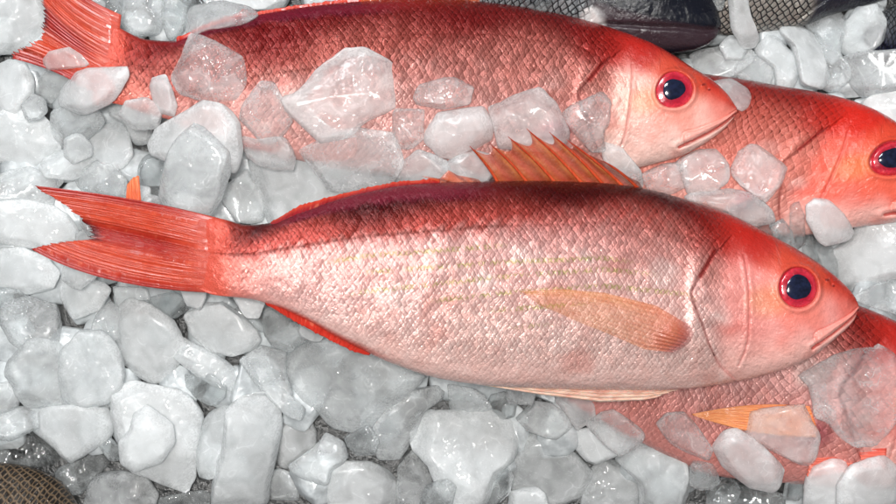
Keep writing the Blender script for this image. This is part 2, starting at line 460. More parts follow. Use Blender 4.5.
    # pectoral root
    m = sst(22, 6, np.hypot((X - 664) * .9, Y - 334)) * .8
    c = c * (1 - m[..., None]) + np.array((.42, .10, .12)) * m[..., None]
    # lips
    ins = inside(X, Y, MAX1)
    m = ins * .6
    c = c * (1 - m[..., None]) + np.array((.80, .33, .28)) * m[..., None]
    m = sst(2.4, .6, seg_dist(X, Y, MOUTH)[0]) * .8
    c = c * (1 - m[..., None]) + np.array((.45, .06, .05)) * m[..., None]
    sm = sst(742, 700, X) * sst(200, 236, X); sm = np.maximum(sm, .45 * sst(775, 735, X) * sst(.25, .4, t) * sst(700, 706, X))
    sm = sm * (1 - .7 * sst(.10, .05, t) * sst(560, 480, X)) * (1 - .55 * sst(.8, 1, t))
    dk = .25 + .75 * sst(14, -2, d) * sst(.10, .3, k) + .25 * sst(.45, .2, t)
    gs = 0 * X
    for off, x0, x1 in () if P.get('plain') else ((20, 320, 520), (36, 350, 640), (52, 340, 660), (68, 420, 700), (84, 480, 600), (102, 500, 560)):
        gs += sst(3.2, 1.2, np.abs(Y - yl - off + (X - 450) * .035 * (off > 40))) * sst(x0, x0 + 30, X) * sst(x1, x1 - 40, X)
    return np.clip(c, 0, 1), sm, np.clip(dk, 0, 1), np.clip(gs, 0, 1)

def red_relief(X, Y):
    z = 0 * X
    r = np.hypot(X - EYE[0], Y - EYE[1])
    z -= 9 * sst(ER + .5, ER - 3, r)
    z += 2.2 * np.exp(-((r - ER - 2) / 2.6) ** 2)
    z += 3.0 * np.exp(-(r / 42) ** 2)
    dd, sg = seg_dist(X, Y, OPERC)
    side = sg if True else 0
    z += 3.8 * sst(-1, 1, np.where(X > 690, 1, 1) * sg * dd * -1 / 1.2) * sst(26, 6, dd) * sst(690, 700, X + 12)
    z -= 1.6 * np.exp(-(dd / 1.6) ** 2)
    dd, _ = seg_dist(X, Y, PREOP); z -= 1.0 * np.exp(-(dd / 1.2) ** 2) ; z += .5 * np.exp(-((dd - 3) / 2.5) ** 2)
    ins = inside(X, Y, MAX1)
    dd, _ = seg_dist(X, Y, MAX1 + [MAX1[0]])
    z += np.where(ins, 3.0 * sst(0, 3.0, dd), -1.6 * np.exp(-(dd / 1.5) ** 2))
    dd, sg = seg_dist(X, Y, MOUTH); z -= 3.2 * np.exp(-(dd / 1.2) ** 2); z += 1.6 * np.exp(-((dd - 4.5) / 2.6) ** 2)
    z += 1.6 * np.exp(-(np.hypot(X - 823, Y - 280) / 2.0) ** 2) - 1.6 * np.exp(-(np.hypot(X - 827, Y - 284) / 1.6) ** 2)
    z += 4.0 * np.exp(-(np.hypot((X - 667) * .8, Y - 332) / 11) ** 2)
    yl = np.interp(X, *zip(*LAT)); z -= .8 * np.exp(-((Y - yl) / 1.6) ** 2) * sst(710, 690, X)
    z += .9 * sines(X, Y, .045, 21) + .35 * sines(X, Y, .14, 22)
    return z

class Fish:
    def __init__(s, name, label, cat, T, B, Z, hs=1.0, back_xs=None):
        """T,B: (X, x, y) controls; Z: (X, z) centre-line height in pixel units"""
        s.T, s.B, s.Z, s.hs = T, B, Z, hs
        s.zc = float(np.mean([z for _, z in Z]))
        X = np.array([450.0]); c = s.xy(X, np.array([.5]))
        loc = Wd(np.array(c[0]), np.array(c[1]), np.array([s.zc - 44 * hs]), s.zc)[0]
        s.root = empty(name, tuple(loc)); tag(s.root, label, cat)
    def xy(s, X, t):
        def ev(C):
            xs = [c[0] for c in C]; Xc = np.clip(X, xs[0], xs[-1])
            px = pchip(xs, [c[1] for c in C], Xc); py = pchip(xs, [c[2] for c in C], Xc)
            # extend straight beyond the tail root
            e = X - Xc
            k = (C[1][0] - C[0][0]); gx = (C[1][1] - C[0][1]) / k; gy = (C[1][2] - C[0][2]) / k
            return px + e * gx * (e < 0), py + e * gy * (e < 0)
        tx, ty = ev(s.T); bx, by = ev(s.B)
        return tx + (bx - tx) * t, ty + (by - ty) * t
    def cz(s, X): return np.interp(X, *zip(*s.Z))
    def canon_t(s, X, Y): return (Y - cT(X)) / (cB(X) - cT(X))
    def prof(s, X, t):
        q = np.clip(4 * t * (1 - t), 0, 1)
        return cH(X) * s.hs * q ** .42
    def place(s, X, Y, dz, on_body=False):
        """canonical photo coordinates to world; dz above centre line (or above the flank)"""
        X = np.asarray(X, float); Y = np.asarray(Y, float)
        Xb = np.clip(X, 196, 857)
        t = (Y - cT(Xb)) / (cB(Xb) - cT(Xb))
        px, py = s.xy(X, t)
        z = s.cz(X) + dz + (s.prof(Xb, t) + red_relief(X, Y) if on_body else 0)
        return Wd(px, py, z, s.zc)
    def body(s, mat, colour=red_colour, P={}, relief=red_relief, nX=(300, 190), nth=210, part='body'):
        Xs = np.concatenate([np.linspace(196, 700, nX[0], endpoint=False), np.linspace(700, 857, nX[1])])
        th = np.concatenate([np.linspace(0, math.pi, nth), np.linspace(math.pi, 2 * math.pi, 28)[1:-1]])
        Xg, Tg = np.meshgrid(Xs, th, indexing='ij')
        t = (1 - np.cos(Tg)) / 2; top = Tg <= math.pi
        z = s.prof(Xg, t) * np.where(top, 1, -1)
        Y = cT(Xg) + t * (cB(Xg) - cT(Xg))
        fade = sst(0, .04, t) * sst(1, .96, t)
        z = z + np.where(top, relief(Xg, Y) * fade, 0) if relief else z
        px, py = s.xy(Xg, t)
        V = Wd(px, py, z + s.cz(Xg), s.zc)
        # arc length across the flank
        dl = np.hypot(np.diff(py, axis=1), np.diff(z, axis=1)); arc = np.concatenate([np.zeros((len(Xs), 1)), np.cumsum(dl, 1)], 1)
        arc = arc - arc[:, nth // 2][:, None] + 100
        fc = np.stack([Xg, arc, 0 * Xg], -1)
        c, sm, dk, gs = colour(Xg, Y, t, P)
        n = V.shape[0] * V.shape[1]
        F = grid_faces(len(Xs), len(th), True).tolist()
        Vf = V.reshape(-1, 3)
        e0 = V[0].mean(0); e1 = V[-1].mean(0)
        Vf = np.concatenate([Vf, e0[None], e1[None]])
        m = len(th); b = (len(Xs) - 1) * m
        F += [[(j + 1) % m, j, n] for j in range(m)] + [[b + j, b + (j + 1) % m, n + 1] for j in range(m)]
        ex = lambda a: np.concatenate([a.reshape(n, -1), a[0].reshape(m, -1)[:1], a[-1].reshape(m, -1)[:1]])
        o = mesh_obj(part, Vf, F, mat, s.root, attrs=dict(fc=ex(fc), col=ex(c), sm=ex(sm)[:, 0], dk=ex(dk)[:, 0], gs=ex(gs)[:, 0]))
        # into the height map
        pz = (z + s.cz(Xg))
        ix = np.round(px[:, :nth]).astype(int) - HX0; iy = np.round(py[:, :nth]).astype(int) - HY0
        tmp = np.full(H.shape, -999.0)
        for ox in (0, 1, -1):
            for oy in (0, 1, -1):
                jx = np.clip(ix + ox, 0, HN - 1); jy = np.clip(iy + oy, 0, HM - 1)
                np.maximum.at(tmp, (jy.ravel(), jx.ravel()), pz[:, :nth].ravel())
        tmp[:, 0] = tmp[:, -1] = -999; tmp[0] = tmp[-1] = -999
        H[:] = np.maximum(H, tmp); COV[tmp > -900] = True
        return o
    def eye(s, R=ER, pr=12.6, rot=.6, lift=0):
        nr, na = 26, 72
        r = np.linspace(0, 1, nr)[:, None]; a = np.linspace(0, 2 * math.pi, na, endpoint=False)[None]
        X = EYE[0] + R * r * np.cos(a); Y = EYE[1] + R * 1.05 * r * np.sin(a)
        zc_ = s.prof(np.array([EYE[0]]), np.array([s.canon_t(*map(np.array, EYE))]))[0]
        gx = s.prof(X, s.canon_t(X, Y)) * .65 + zc_ * .35
        dome = gx - 1.2 + lift + 5.0 * np.sqrt(1 - (r * .97) ** 2) - 1.8 * sst(.80, .9, r) + 1.2 * sst(.9, .97, r)
        V = s.place(X, Y, dome).reshape(-1, 3)
        rr = np.broadcast_to(r, X.shape)
        ang = np.broadcast_to(a, X.shape)
        c = lerp3((.40, .008, .026), (.60, .035, .06), sst(.5, .85, rr + .04 * np.sin(5 * ang)))
        c = c * (1 - (sst(.84, .90, rr) * .8)[..., None]) + np.array((.36, .012, .02)) * (sst(.84, .90, rr) * .8)[..., None]
        k_ = sst(.93, .98, rr)[..., None]; c = c * (1 - k_) + np.array((.62, .10, .10)) * k_
        k_ = (sst(.70, .60, rr) * .5)[..., None]; c = c * (1 - k_) + np.array((.35, .008, .03)) * k_
        e = mesh_obj('eye', V, grid_faces(nr, na, True), M_IRIS, s.root, attrs=dict(col=c.reshape(-1, 3)))
        rp = pr * (1 + .045 * np.cos(3 * (a - rot)) + .03 * np.cos(2 * a + 1) + .012 * np.cos(7 * a))
        X = EYE[0] + rp * r * np.cos(a); Y = EYE[1] + rp * r * np.sin(a) - .5
        q = np.hypot(X - EYE[0], Y - EYE[1]) / R
        gx = s.prof(X, s.canon_t(X, Y)) * .65 + zc_ * .35
        dome = gx - 1.2 + lift + 5.0 * np.sqrt(np.clip(1 - (q * .97) ** 2, 0, 1)) + .35 + 1.3 * np.sqrt(1 - .98 * r ** 2)
        V = s.place(X, Y, dome).reshape(-1, 3)
        mesh_obj('pupil', V, grid_faces(nr, na, True), M_PUP, e)
        return e

def sheet(name, P0, mat, root, zc, fc, col, thick=1.6, parentless=False):
    """closed thin sheet from a grid P0 (nu,nv,3: photo x, photo y, z)"""
    nu, nv = P0.shape[:2]
    up = P0.copy(); dn = P0.copy(); dn[..., 2] -= thick
    V = np.concatenate([Wd(q[..., 0], q[..., 1], q[..., 2], zc).reshape(-1, 3) for q in (up, dn)])
    F = grid_faces(nu, nv); n = nu * nv
    F = F.tolist() + (F[:, ::-1] + n).tolist()
    idx = np.arange(n).reshape(nu, nv)
    loop = list(idx[0, :]) + list(idx[1:, -1]) + list(idx[-1, -2::-1]) + list(idx[-2:0:-1, 0])
    for a, b in zip(loop, loop[1:] + loop[:1]): F.append([int(b), int(a), int(a + n), int(b + n)])
    two = lambda a: np.concatenate([a.reshape(n, -1)] * 2)
    return mesh_obj(name, V, F, mat, root, attrs=dict(fc=two(fc), col=two(col)))

def fin_grid(base, tip, nu, nv, jag=0, bulge=None, seed=1, ridge=.8, nr=30, zb=0, zt=0, bow=0):
    """base/tip polylines sampled evenly; rays run base -> tip"""
    def res(p, n):
        p = np.array(p, float); d = np.concatenate([[0], np.cumsum(np.hypot(*np.diff(p[:, :2], axis=0).T))])
        q = np.linspace(0, d[-1], n); return np.stack([np.interp(q, d, p[:, 0]), np.interp(q, d, p[:, 1])], -1)
    b = res(base, nu); e = res(tip, nu)
    r = np.random.default_rng(seed)
    ph = np.linspace(0, nr, nu); ph = np.clip(ph + .55 * np.sin(ph * .9 + seed) + .35 * np.sin(ph * 2.3), 0, nr) if nr > 12 else ph; saw = (ph % 1)
    dirv = e - b; L = np.hypot(*dirv.T)[:, None]; dirv = dirv / np.maximum(L, 1e-3)
    amp = jag * (0.6 + .8 * r.random(nr + 2))[ph.astype(int)]
    e = e + dirv * (amp * (1 - np.abs(saw * 2 - 1) ** .7))[:, None]
    v = np.linspace(0, 1, nv)[None, :, None]
    g = b[:, None] * (1 - v) + e[:, None] * v
    if bow:
        nrm = np.stack([-dirv[:, 1], dirv[:, 0]], -1)[:, None]
        g = g + nrm * bow * np.sin(v * math.pi) * np.linspace(1, -1, nu)[:, None, None]
    z = zb + (zt - zb) * v[..., 0] + ridge * np.cos(ph * 2 * math.pi)[:, None] * (.3 + .7 * np.sin(np.clip(v[..., 0], 0, 1) * math.pi * .9)) 
    z = z + 1.2 * sines(g[..., 0], g[..., 1], .06, seed)
    P = np.concatenate([g, z[..., None]], -1)
    fc = np.stack([np.broadcast_to(ph[:, None] * 2.2, z.shape), v[..., 0] * L, 0 * z], -1)
    return P, fc, np.broadcast_to(ph[:, None] / nr, z.shape), np.broadcast_to(v[..., 0], z.shape)

# ================================================================ THE SETTING
V = Wd(np.array([-700., 1600, 1600, -700]), np.array([-500., -500, 1000, 1000]), np.full(4, -80.), 0)
tag(mesh_obj('tray_surface', V, [[0, 3, 2, 1]], M_TRAY, origin=(0, 0, -80 * S)), kind='structure')

# ================================================================ ICE BUILDER
def smooth_outline(poly, n=64):
    p = np.array(poly, float); m = len(p)
    # Chaikin twice keeps corners readable but melted
    for w_ in (.07, .14):
        q = np.roll(p, -1, 0); p = np.stack([p * (1 - w_) + q * w_, p * w_ + q * (1 - w_)], 1).reshape(-1, 2)
    d = np.concatenate([[0], np.cumsum(np.hypot(*(np.roll(p, -1, 0) - p).T))])
    pp = np.concatenate([p, p[:1]]); q = np.linspace(0, d[-1], n, endpoint=False)
    return np.stack([np.interp(q, d, pp[:, 0]), np.interp(q, d, pp[:, 1])], -1)

n_ice = 0
def ice(label, poly, mat='h', h=None, cap=20.0, zfix=None, sink=.62, group=None, name='ice_chunk', facets=8, grow=1.06, tiltmax=.28, seed=None):
    global n_ice
    n_ice += 1
    r = np.random.default_rng(1000 + n_ice if seed is None else seed)
    n = 64 if len(poly) > 5 else 48
    o = smooth_outline(poly, n)
    c = o.mean(0); o = c + (o - c) * grow; area_ = .5 * abs(np.sum(o[:, 0] * np.roll(o[:, 1], -1) - np.roll(o[:, 0], -1) * o[:, 1]))
    R = math.sqrt(area_ / math.pi)
    if h is None: h = float(np.clip(R * r.uniform(.42, .60), 6, 19))
    # settle on what lies below
    x0, x1, y0, y1 = o[:, 0].min(), o[:, 0].max(), o[:, 1].min(), o[:, 1].max()
    ix0, ix1 = int(max(0, x0 - HX0)), int(min(HN, x1 - HX0 + 2)); iy0, iy1 = int(max(0, y0 - HY0)), int(min(HM, y1 - HY0 + 2))
    gx = GX[iy0:iy1, ix0:ix1]; gy = GY[iy0:iy1, ix0:ix1]; hh = H[iy0:iy1, ix0:ix1]
    ins = inside(gx + .01, gy + .01, [tuple(p) for p in o])
    ins_s = inside(c[0] + (gx - c[0]) / .8 + .01, c[1] + (gy - c[1]) / .8 + .01, [tuple(p) for p in o])
    if ins_s.sum() < 4: ins_s = ins
    hv = hh[ins_s]
    A = np.stack([gx[ins_s] - c[0], gy[ins_s] - c[1], np.ones(ins_s.sum())], 1)
    try: ta, tb, _ = np.linalg.lstsq(A, hv, rcond=None)[0]
    except Exception: ta = tb = 0
    ta, tb = np.clip([ta + r.normal(0, .07), tb + r.normal(0, .07)], -tiltmax, tiltmax)
    zc = float(np.percentile(hv, 72)) + h * sink if zfix is None else zfix
    if cap is not None: zc = min(zc, cap)
    # shell: a melted frustum, flat top and bottom joined by bevelled sides
    rt = r.uniform(.60, .86)
    prof = [(0, -1), (r.uniform(.6, .85), -1), (1, -.25), (.995, r.uniform(-.05, .2)), (rt, .96), (0, 1)]
    pp_ = np.array(prof, float)
    for _ in range(2):
        a_, b_ = pp_[:-1], pp_[1:]
        pp_ = np.concatenate([pp_[:1], np.stack([a_ * .88 + b_ * .12, a_ * .12 + b_ * .88], 1).reshape(-1, 2), pp_[-1:]])
    K = len(pp_); cr, sz = pp_[:, 0], pp_[:, 1]
    ph = np.arctan2(sz, cr)
    a = np.linspace(0, 2 * math.pi, n, endpoint=False)
    wob = np.zeros(n)
    for f_, am in ((2, .07), (3, .07), (5, .03)): wob += am * np.sin(f_ * a + r.uniform(0, 6.3))
    rough = np.zeros(n)
    for f, am in ((9, .006), (17, .007), (27, .004)): rough += am * np.sin(f * a + r.uniform(0, 6.3)) * r.uniform(.4, 1.2)
    dx = (o[:, 0] - c[0]) * (1 + rough); dy = (o[:, 1] - c[1]) * (1 + rough)
    upk = np.clip(sz, 0, 1)[:, None]
    sc_ = cr[:, None] * (1 + wob[None] * upk * np.where(cr[:, None] > .02, 1, 0))
    sh = r.normal(0, .07 * R, 2)
    X = sc_ * dx[None] + sh[0] * upk * cr[:, None]; Y = sc_ * dy[None] + sh[1] * upk * cr[:, None]; Z = h * sz[:, None] + 0 * X
    # cut facets from the upper side
    for fi in range(facets):
        al = r.uniform(0, 2 * math.pi); el = r.uniform(.45, 1.15) if fi else r.uniform(1.32, 1.56)
        nx, ny, nz = math.cos(al) * math.cos(el), math.sin(al) * math.cos(el), math.sin(el)
        sup = (X * nx + Y * ny + Z * nz).max()
        off = sup * ((r.uniform(.70, .88) if fi < 4 else r.uniform(.86, .96)) if fi else r.uniform(.55, .75))
        d = X * nx + Y * ny + Z * nz - off
        k_ = np.where(d > 0, d * .97, 0)
        Z = Z - k_ * nz * (Z > -h * .3); 
        X = X - k_ * nx * .35 * (Z > -h * .3); Y = Y - k_ * ny * .35 * (Z > -h * .3)
    for _ in range(4):
        al = r.uniform(0, 2 * math.pi); el = r.uniform(-.1, .45)
        nx, ny, nz = math.cos(al) * math.cos(el), math.sin(al) * math.cos(el), math.sin(el)
        d = X * nx + Y * ny + Z * nz; d = d - d.max() * r.uniform(.86, .95); k_ = np.where(d > 0, d * .96, 0)
        X = X - k_ * nx; Y = Y - k_ * ny; Z = Z - k_ * nz
    dn = h * .016 * sines(X + 40 * n_ice, Y, 5.0 / R, int(r.integers(1e6))) + h * .008 * sines(X, Y + Z, 13.0 / R, int(r.integers(1e6)))
    rad = np.sqrt(X ** 2 + Y ** 2 + (Z * R / h) ** 2) + 1e-6
    Z = Z + dn * np.abs(Z * R / h) / rad
    X = X + dn * .5 * X / rad; Y = Y + dn * .5 * Y / rad
    Z = Z + ta * X + tb * Y
    Vv = Wd(c[0] + X, c[1] + Y, zc + Z, zc).reshape(-1, 3)
    # photo y grows downward: keep the outward side outside
    ob = mesh_obj(name, Vv, grid_faces(K, n, True), ICE[mat], recalc=True, attrs=dict(rim=np.repeat(np.exp(-((ph - .45) / .35) ** 2), n)))
    if label: ob['label'] = label
    ob['category'] = 'ice'
    ob['group'] = group or 'chunks of ice the fish lie on'
    # record height
    q = np.zeros(gx.shape)
    if ins.any():
        dd = np.hypot(gx - c[0], gy - c[1]); an = np.arctan2(gy - c[1], gx - c[0])
        oa = np.arctan2(o[:, 1] - c[1], o[:, 0] - c[0]); od = np.hypot(*(o - c).T); k_ = np.argsort(oa)
        rr = np.clip(dd / np.maximum(np.interp(an, oa[k_], od[k_], period=2 * math.pi), 1), 0, 1)
        top = zc + ta * (gx - c[0]) + tb * (gy - c[1]) + h * .85 * np.sqrt(np.clip(1 - rr ** 3, 0, 1))
        hh[ins] = np.maximum(hh[ins], top[ins]); COV[iy0:iy1, ix0:ix1][ins] = True
    return ob

def P(s): return [tuple(float(v) for v in q.split(',')) for q in s.split()]

MAIN_POLY = [(x, y) for x, y in CT] + [(x, y) for x, y in CB[::-1]]
MAIN_IN = [(x, y + 16) for x, y in CT[::2]] + [(x, y - 16) for x, y in CB[::-2]]

def blob(x, y, R, r):
    n = int(r.integers(6, 9)); a0 = r.uniform(0, 6.28); ex = r.uniform(.75, 1.3)
    rot = r.uniform(0, 3.14)
    pts = []
    for i in range(n):
        an = a0 + i * 2 * math.pi / n + r.uniform(-.25, .25); q = R * r.uniform(.82, 1.15)
        u, v = q * math.cos(an) * ex, q * math.sin(an) / ex
        pts.append((x + u * math.cos(rot) - v * math.sin(rot), y + u * math.sin(rot) + v * math.cos(rot)))
    return pts
# ================================================================ DEEP ICE under everything
def region_label(x, y):
    if x < 190 and y < 235: return 'small hazy ice lump showing only in gaps between chunks above the front fish\'s tail'
    if x < 220 and y < 400: return 'small hazy ice lump showing only in gaps between chunks below the front fish\'s tail'
    if y >= 400 and x < 420: return 'small grey ice lump deep between chunks along the bottom left edge'
    if y >= 380: return 'small grey ice lump deep between chunks along the bottom middle and right edge'
    if x < 560 and y < 60: return 'small hazy ice lump behind the back of the rear red fish'
    if x < 560 and y < 260: return 'small hazy ice lump deep between the front fish and the rear red fish'
    if x >= 560 and y < 120: return 'small grey ice lump deep between the slate fishes and the red ones'
    if x >= 560 and y < 320: return 'small hazy ice lump deep to the right of the front fish\'s head'
    return 'small hazy ice lump deep below the front fish\'s belly'
rr = np.random.default_rng(5)
main_in = MAIN_IN
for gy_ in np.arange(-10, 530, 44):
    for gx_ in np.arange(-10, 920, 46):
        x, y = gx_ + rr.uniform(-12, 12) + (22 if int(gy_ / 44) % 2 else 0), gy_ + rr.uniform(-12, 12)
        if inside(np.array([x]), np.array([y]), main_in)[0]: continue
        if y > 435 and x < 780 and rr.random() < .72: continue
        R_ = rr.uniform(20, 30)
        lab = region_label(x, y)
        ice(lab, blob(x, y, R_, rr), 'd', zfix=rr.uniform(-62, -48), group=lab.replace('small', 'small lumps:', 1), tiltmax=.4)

# ================================================================ FISHES BELOW
lower = Fish('red_fish', 'half buried red fish with large silvery pink scales under the front fish\'s chin', 'fish',
             T=[(196, 500, 330), (300, 560, 305), (450, 650, 284), (600, 745, 278), (700, 850, 303), (760, 912, 330), (830, 985, 380), (857, 1010, 420)],
             B=[(196, 500, 368), (300, 552, 392), (450, 636, 440), (600, 735, 478), (700, 842, 484), (760, 902, 482), (830, 985, 455), (857, 1010, 428)],
             Z=[(196, -45), (300, -35), (450, -26), (600, -24), (857, -24)], hs=.92)
lower.body(M_SKIN_LO, P=dict(plain=1, back=(.17, .010, .008), band=(.40, .06, .05), flank=(.72, .42, .40), belly=(.68, .28, .25)), nX=(260, 120), nth=170)
right = Fish('red_fish', 'red fish at the right edge with its head cut by the frame', 'fish',
             T=[(196, 400, 70), (300, 500, 58), (450, 620, 64), (600, 736, 78), (650, 778, 86), (700, 826, 95), (760, 868, 110), (791, 895, 126), (831, 928, 158), (848, 938, 180), (857, 943, 198)],
             B=[(196, 392, 118), (300, 480, 150), (450, 570, 215), (600, 664, 256), (650, 706, 250), (700, 750, 240), (760, 815, 234), (791, 850, 228), (831, 905, 220), (848, 928, 212), (857, 940, 206)],
             Z=[(196, -55), (450, -44), (600, -30), (700, -18), (760, -8), (857, -6)], hs=.92)
right.body(M_SKIN_R, P=dict(plain=1, lat=20, soft=3, back=(.24, .012, .009), band=(.42, .070, .050), flank=(.66, .24, .19), belly=(.74, .34, .29), crown=(.55, .020, .012), head=(.74, .13, .09)), nX=(230, 170), nth=170)
right.eye(R=20, pr=11.5, rot=1.0, lift=.5)

def dark_colour(X, Y, t, P):
    n1 = sines(X, Y, .06, 31); n2 = sines(X, Y, .2, 33)
    base = lerp3(P['top'], P['low'], sst(.15, .75, t + .06 * n1))
    hm = sst(P['hx'] - 10, P['hx'] + 12, X + 5 * n2)
    c = base * (1 - hm[..., None]) + np.array(P['head']) * hm[..., None]
    if P.get('jaw'):
        m = hm * sst(.60, .68, t + .00 * n1) * sst(.98, .90, t)
        c = c * (1 - m[..., None]) + np.array((.035, .022, .028)) * m[..., None]
        m = sst(24, 12, np.hypot((X - 712) * .8, (Y - 352) * 1.0) + 3 * n2)
        c = c * (1 - m[..., None]) + np.array((.50, .50, .50)) * m[..., None]
    sm = 1 - hm
    return np.clip(c, 0, 1), sm, .8 + 0 * X, 0 * X
def dark_relief(X, Y):
    z = 0 * X
    dd, _ = seg_dist(X, Y, [(857, 312), (800, 330), (740, 348), (705, 372)]); z -= 4 * np.exp(-(dd / 3.0) ** 2)
    dd, _ = seg_dist(X, Y, [(690, 200), (672, 290), (700, 385)]); z -= 3 * np.exp(-(dd / 3.0) ** 2)
    z += 1.2 * sines(X, Y, .05, 41)
    return z
slate = Fish('slate_fish', 'slate grey fish with a glossy black rounded head beside the rear red fish\'s neck', 'fish',
             T=[(196, 350, -110), (450, 470, -80), (600, 555, -62), (700, 610, -52), (760, 650, -44), (800, 680, -32), (831, 704, -12), (848, 715, 8), (857, 719, 22)],
             B=[(196, 340, -70), (450, 450, 20), (600, 520, 32), (700, 575, 38), (760, 610, 50), (800, 648, 56), (831, 690, 52), (848, 712, 42), (857, 719, 30)],
             Z=[(196, -30), (600, -22), (857, -10)], hs=.85)
slate.body(M_DARK, colour=dark_colour, P=dict(top=(.02, .022, .03), low=(.20, .21, .22), hx=700, head=(.006, .007, .012), jaw=True), relief=dark_relief, nX=(150, 120), nth=130)
mesh_eye = None
scaly = Fish('slate_fish', 'grey fish with coarse pale scales behind the leaning ice shard at the top edge', 'fish',
             T=[(196, 560, -120), (450, 680, -100), (600, 760, -90), (760, 860, -75), (831, 905, -50), (857, 918, -20)],
             B=[(196, 555, -80), (450, 650, 5), (600, 730, 36), (700, 790, 30), (760, 830, 16), (831, 885, 0), (857, 912, -12)],
             Z=[(196, -60), (857, -40)], hs=.8)
scaly.body(M_DARK, colour=dark_colour, P=dict(top=(.02, .02, .025), low=(.30, .28, .25), hx=720, head=(.012, .012, .02)), relief=dark_relief, nX=(130, 50), nth=110)
navy = Fish('slate_fish', 'blue black fish cut off by the frame at the top right corner', 'fish',
            T=[(196, 1120, 60), (450, 1010, 10), (600, 950, 4), (700, 915, 2), (800, 880, 12), (857, 862, 30)],
            B=[(196, 1110, 100), (450, 1000, 100), (600, 940, 92), (700, 905, 80), (800, 872, 58), (857, 860, 40)],
            Z=[(196, -60), (857, -46)], hs=.6)
navy.body(M_DARK, colour=dark_colour, P=dict(top=(.10, .11, .12), low=(.012, .015, .04), hx=900, head=(.012, .012, .02)), relief=dark_relief, nX=(100, 40), nth=100)
brown = Fish('brown_fish', 'brown fish with a net like scale pattern in the bottom left corner', 'fish',
             T=[(196, -260, 500), (450, -120, 470), (600, -40, 460), (700, 15, 464), (800, 60, 480), (857, 84, 512)],
             B=[(196, -255, 540), (450, -130, 640), (600, -60, 640), (700, -5, 620), (800, 50, 570), (857, 80, 530)],
             Z=[(196, -55), (857, -48)], hs=.8)
brown.body(M_NET, colour=dark_colour, P=dict(top=(.12, .06, .03), low=(.07, .04, .02), hx=900, head=(.02, .02, .02)), relief=None, nX=(110, 50), nth=110)
speck = Fish('speckled_fish', 'orange brown speckled fish just showing at the right edge below the clear ice plate', 'fish',
             T=[(196, 1200, 360), (450, 1060, 330), (600, 980, 350), (700, 930, 376), (800, 892, 410), (857, 876, 436)],
             B=[(196, 1200, 400), (450, 1080, 470), (600, 1000, 480), (700, 945, 476), (800, 900, 462), (857, 878, 446)],
             Z=[(196, -20), (857, -6)], hs=.5)
speck.body(M_NET, colour=dark_colour, P=dict(top=(.30, .20, .10), low=(.62, .14, .06), hx=900, head=(.02, .02, .02)), relief=None, nX=(90, 50), nth=90)

# rear red fish along the top
upper = Fish('red_fish', 'rear red fish along the top edge with ice piled on its belly', 'fish',
             T=[(196, 100, 14), (225, 122, 29), (250, 148, 39), (275, 172, 40), (300, 200, 28), (367, 270, 11), (450, 352, 1), (520, 425, -3), (600, 500, 3), (676, 573, 17), (700, 597, 24), (730, 626, 34), (764, 652, 45), (791, 673, 57), (810, 691, 69), (831, 709, 80), (847, 726, 96), (857, 734, 108)],
             B=[(196, 92, 100), (225, 118, 104), (250, 146, 113), (275, 170, 120), (300, 195, 130), (367, 265, 152), (450, 348, 170), (520, 420, 179), (600, 492, 182), (676, 560, 180), (700, 585, 177), (730, 608, 173), (764, 634, 169), (791, 658, 163), (810, 676, 158), (831, 700, 146), (847, 722, 130), (857, 734, 116)],
             Z=[(196, 0), (300, -4), (600, 0), (700, 8), (760, 16), (857, 20)], hs=.9)
upper.body(M_SKIN_UP, P=dict(plain=1, lat=30, soft=3.2, jaw=(.80, .56, .50), back=(.20, .012, .012), band=(.38, .090, .072), flank=(.60, .30, .27), belly=(.70, .40, .37), crown=(.40, .018, .013), head=(.76, .43, .37)), nX=(330, 190), nth=190)
upper.eye(R=23, pr=11.6, rot=-.3)

def tail_colour(a, v, g, fork=.5, deep=(.30, .008, .008), lobe=(.54, .062, .026), edge=(.36, .016, .010)):
    c = lerp3(edge, lobe, sst(0, .16, a) * sst(1, .84, a))
    m = sst(.16, .0, np.abs(a - fork) * (.6 + .4 * v)) * sst(.05, .5, v)
    c = c * (1 - .85 * m[..., None]) + np.array(deep) * .85 * m[..., None]
    m = sst(.88, 1, v) * sst(.14, .05, np.abs(a - fork)) * .9
    c = c * (1 - m[..., None]) + np.array((.05, .004, .010)) * m[..., None]
    m = sst(.32, .03, v) * .95
    c = c * (1 - m[..., None]) + np.array(ROOT_RED) * m[..., None]
    return c

def blend_z(P_, v, z0, span=.35):
    return P_

base = [(100, 14), (98, 36), (95, 60), (92, 80), (90, 100)]
tip = [(34, -62), (38, -30), (44, 0), (46, 22), (42, 42), (30, 47), (20, 52), (11, 58)]
G, fc, a, v = fin_grid(base, tip, 150, 60, jag=7, seed=4, ridge=.45, nr=34, zb=0, zt=3, bow=-7)
# overlap slightly into the tail root
G[..., 0] += (1 - v) ** 3 * 20
G[..., 2] += .9 * np.interp(G[..., 0] - 98, [-60, -18, 0, 12, 26], [0, 2.8, 4.4, 4.4, -1.0]) * np.clip(4 * a * (1 - a), 0, 1) ** .42
sheet('tail_fin', G, M_FIN, upper.root, upper.zc, fc, tail_colour(a, v, G, .58), thick=3)
ix = np.clip(np.round(G[..., 0]).astype(int) - HX0, 0, HN - 1); iy = np.clip(np.round(G[..., 1]).astype(int) - HY0, 0, HM - 1)
np.maximum.at(H, (iy.ravel(), ix.ravel()), G[..., 2].ravel())

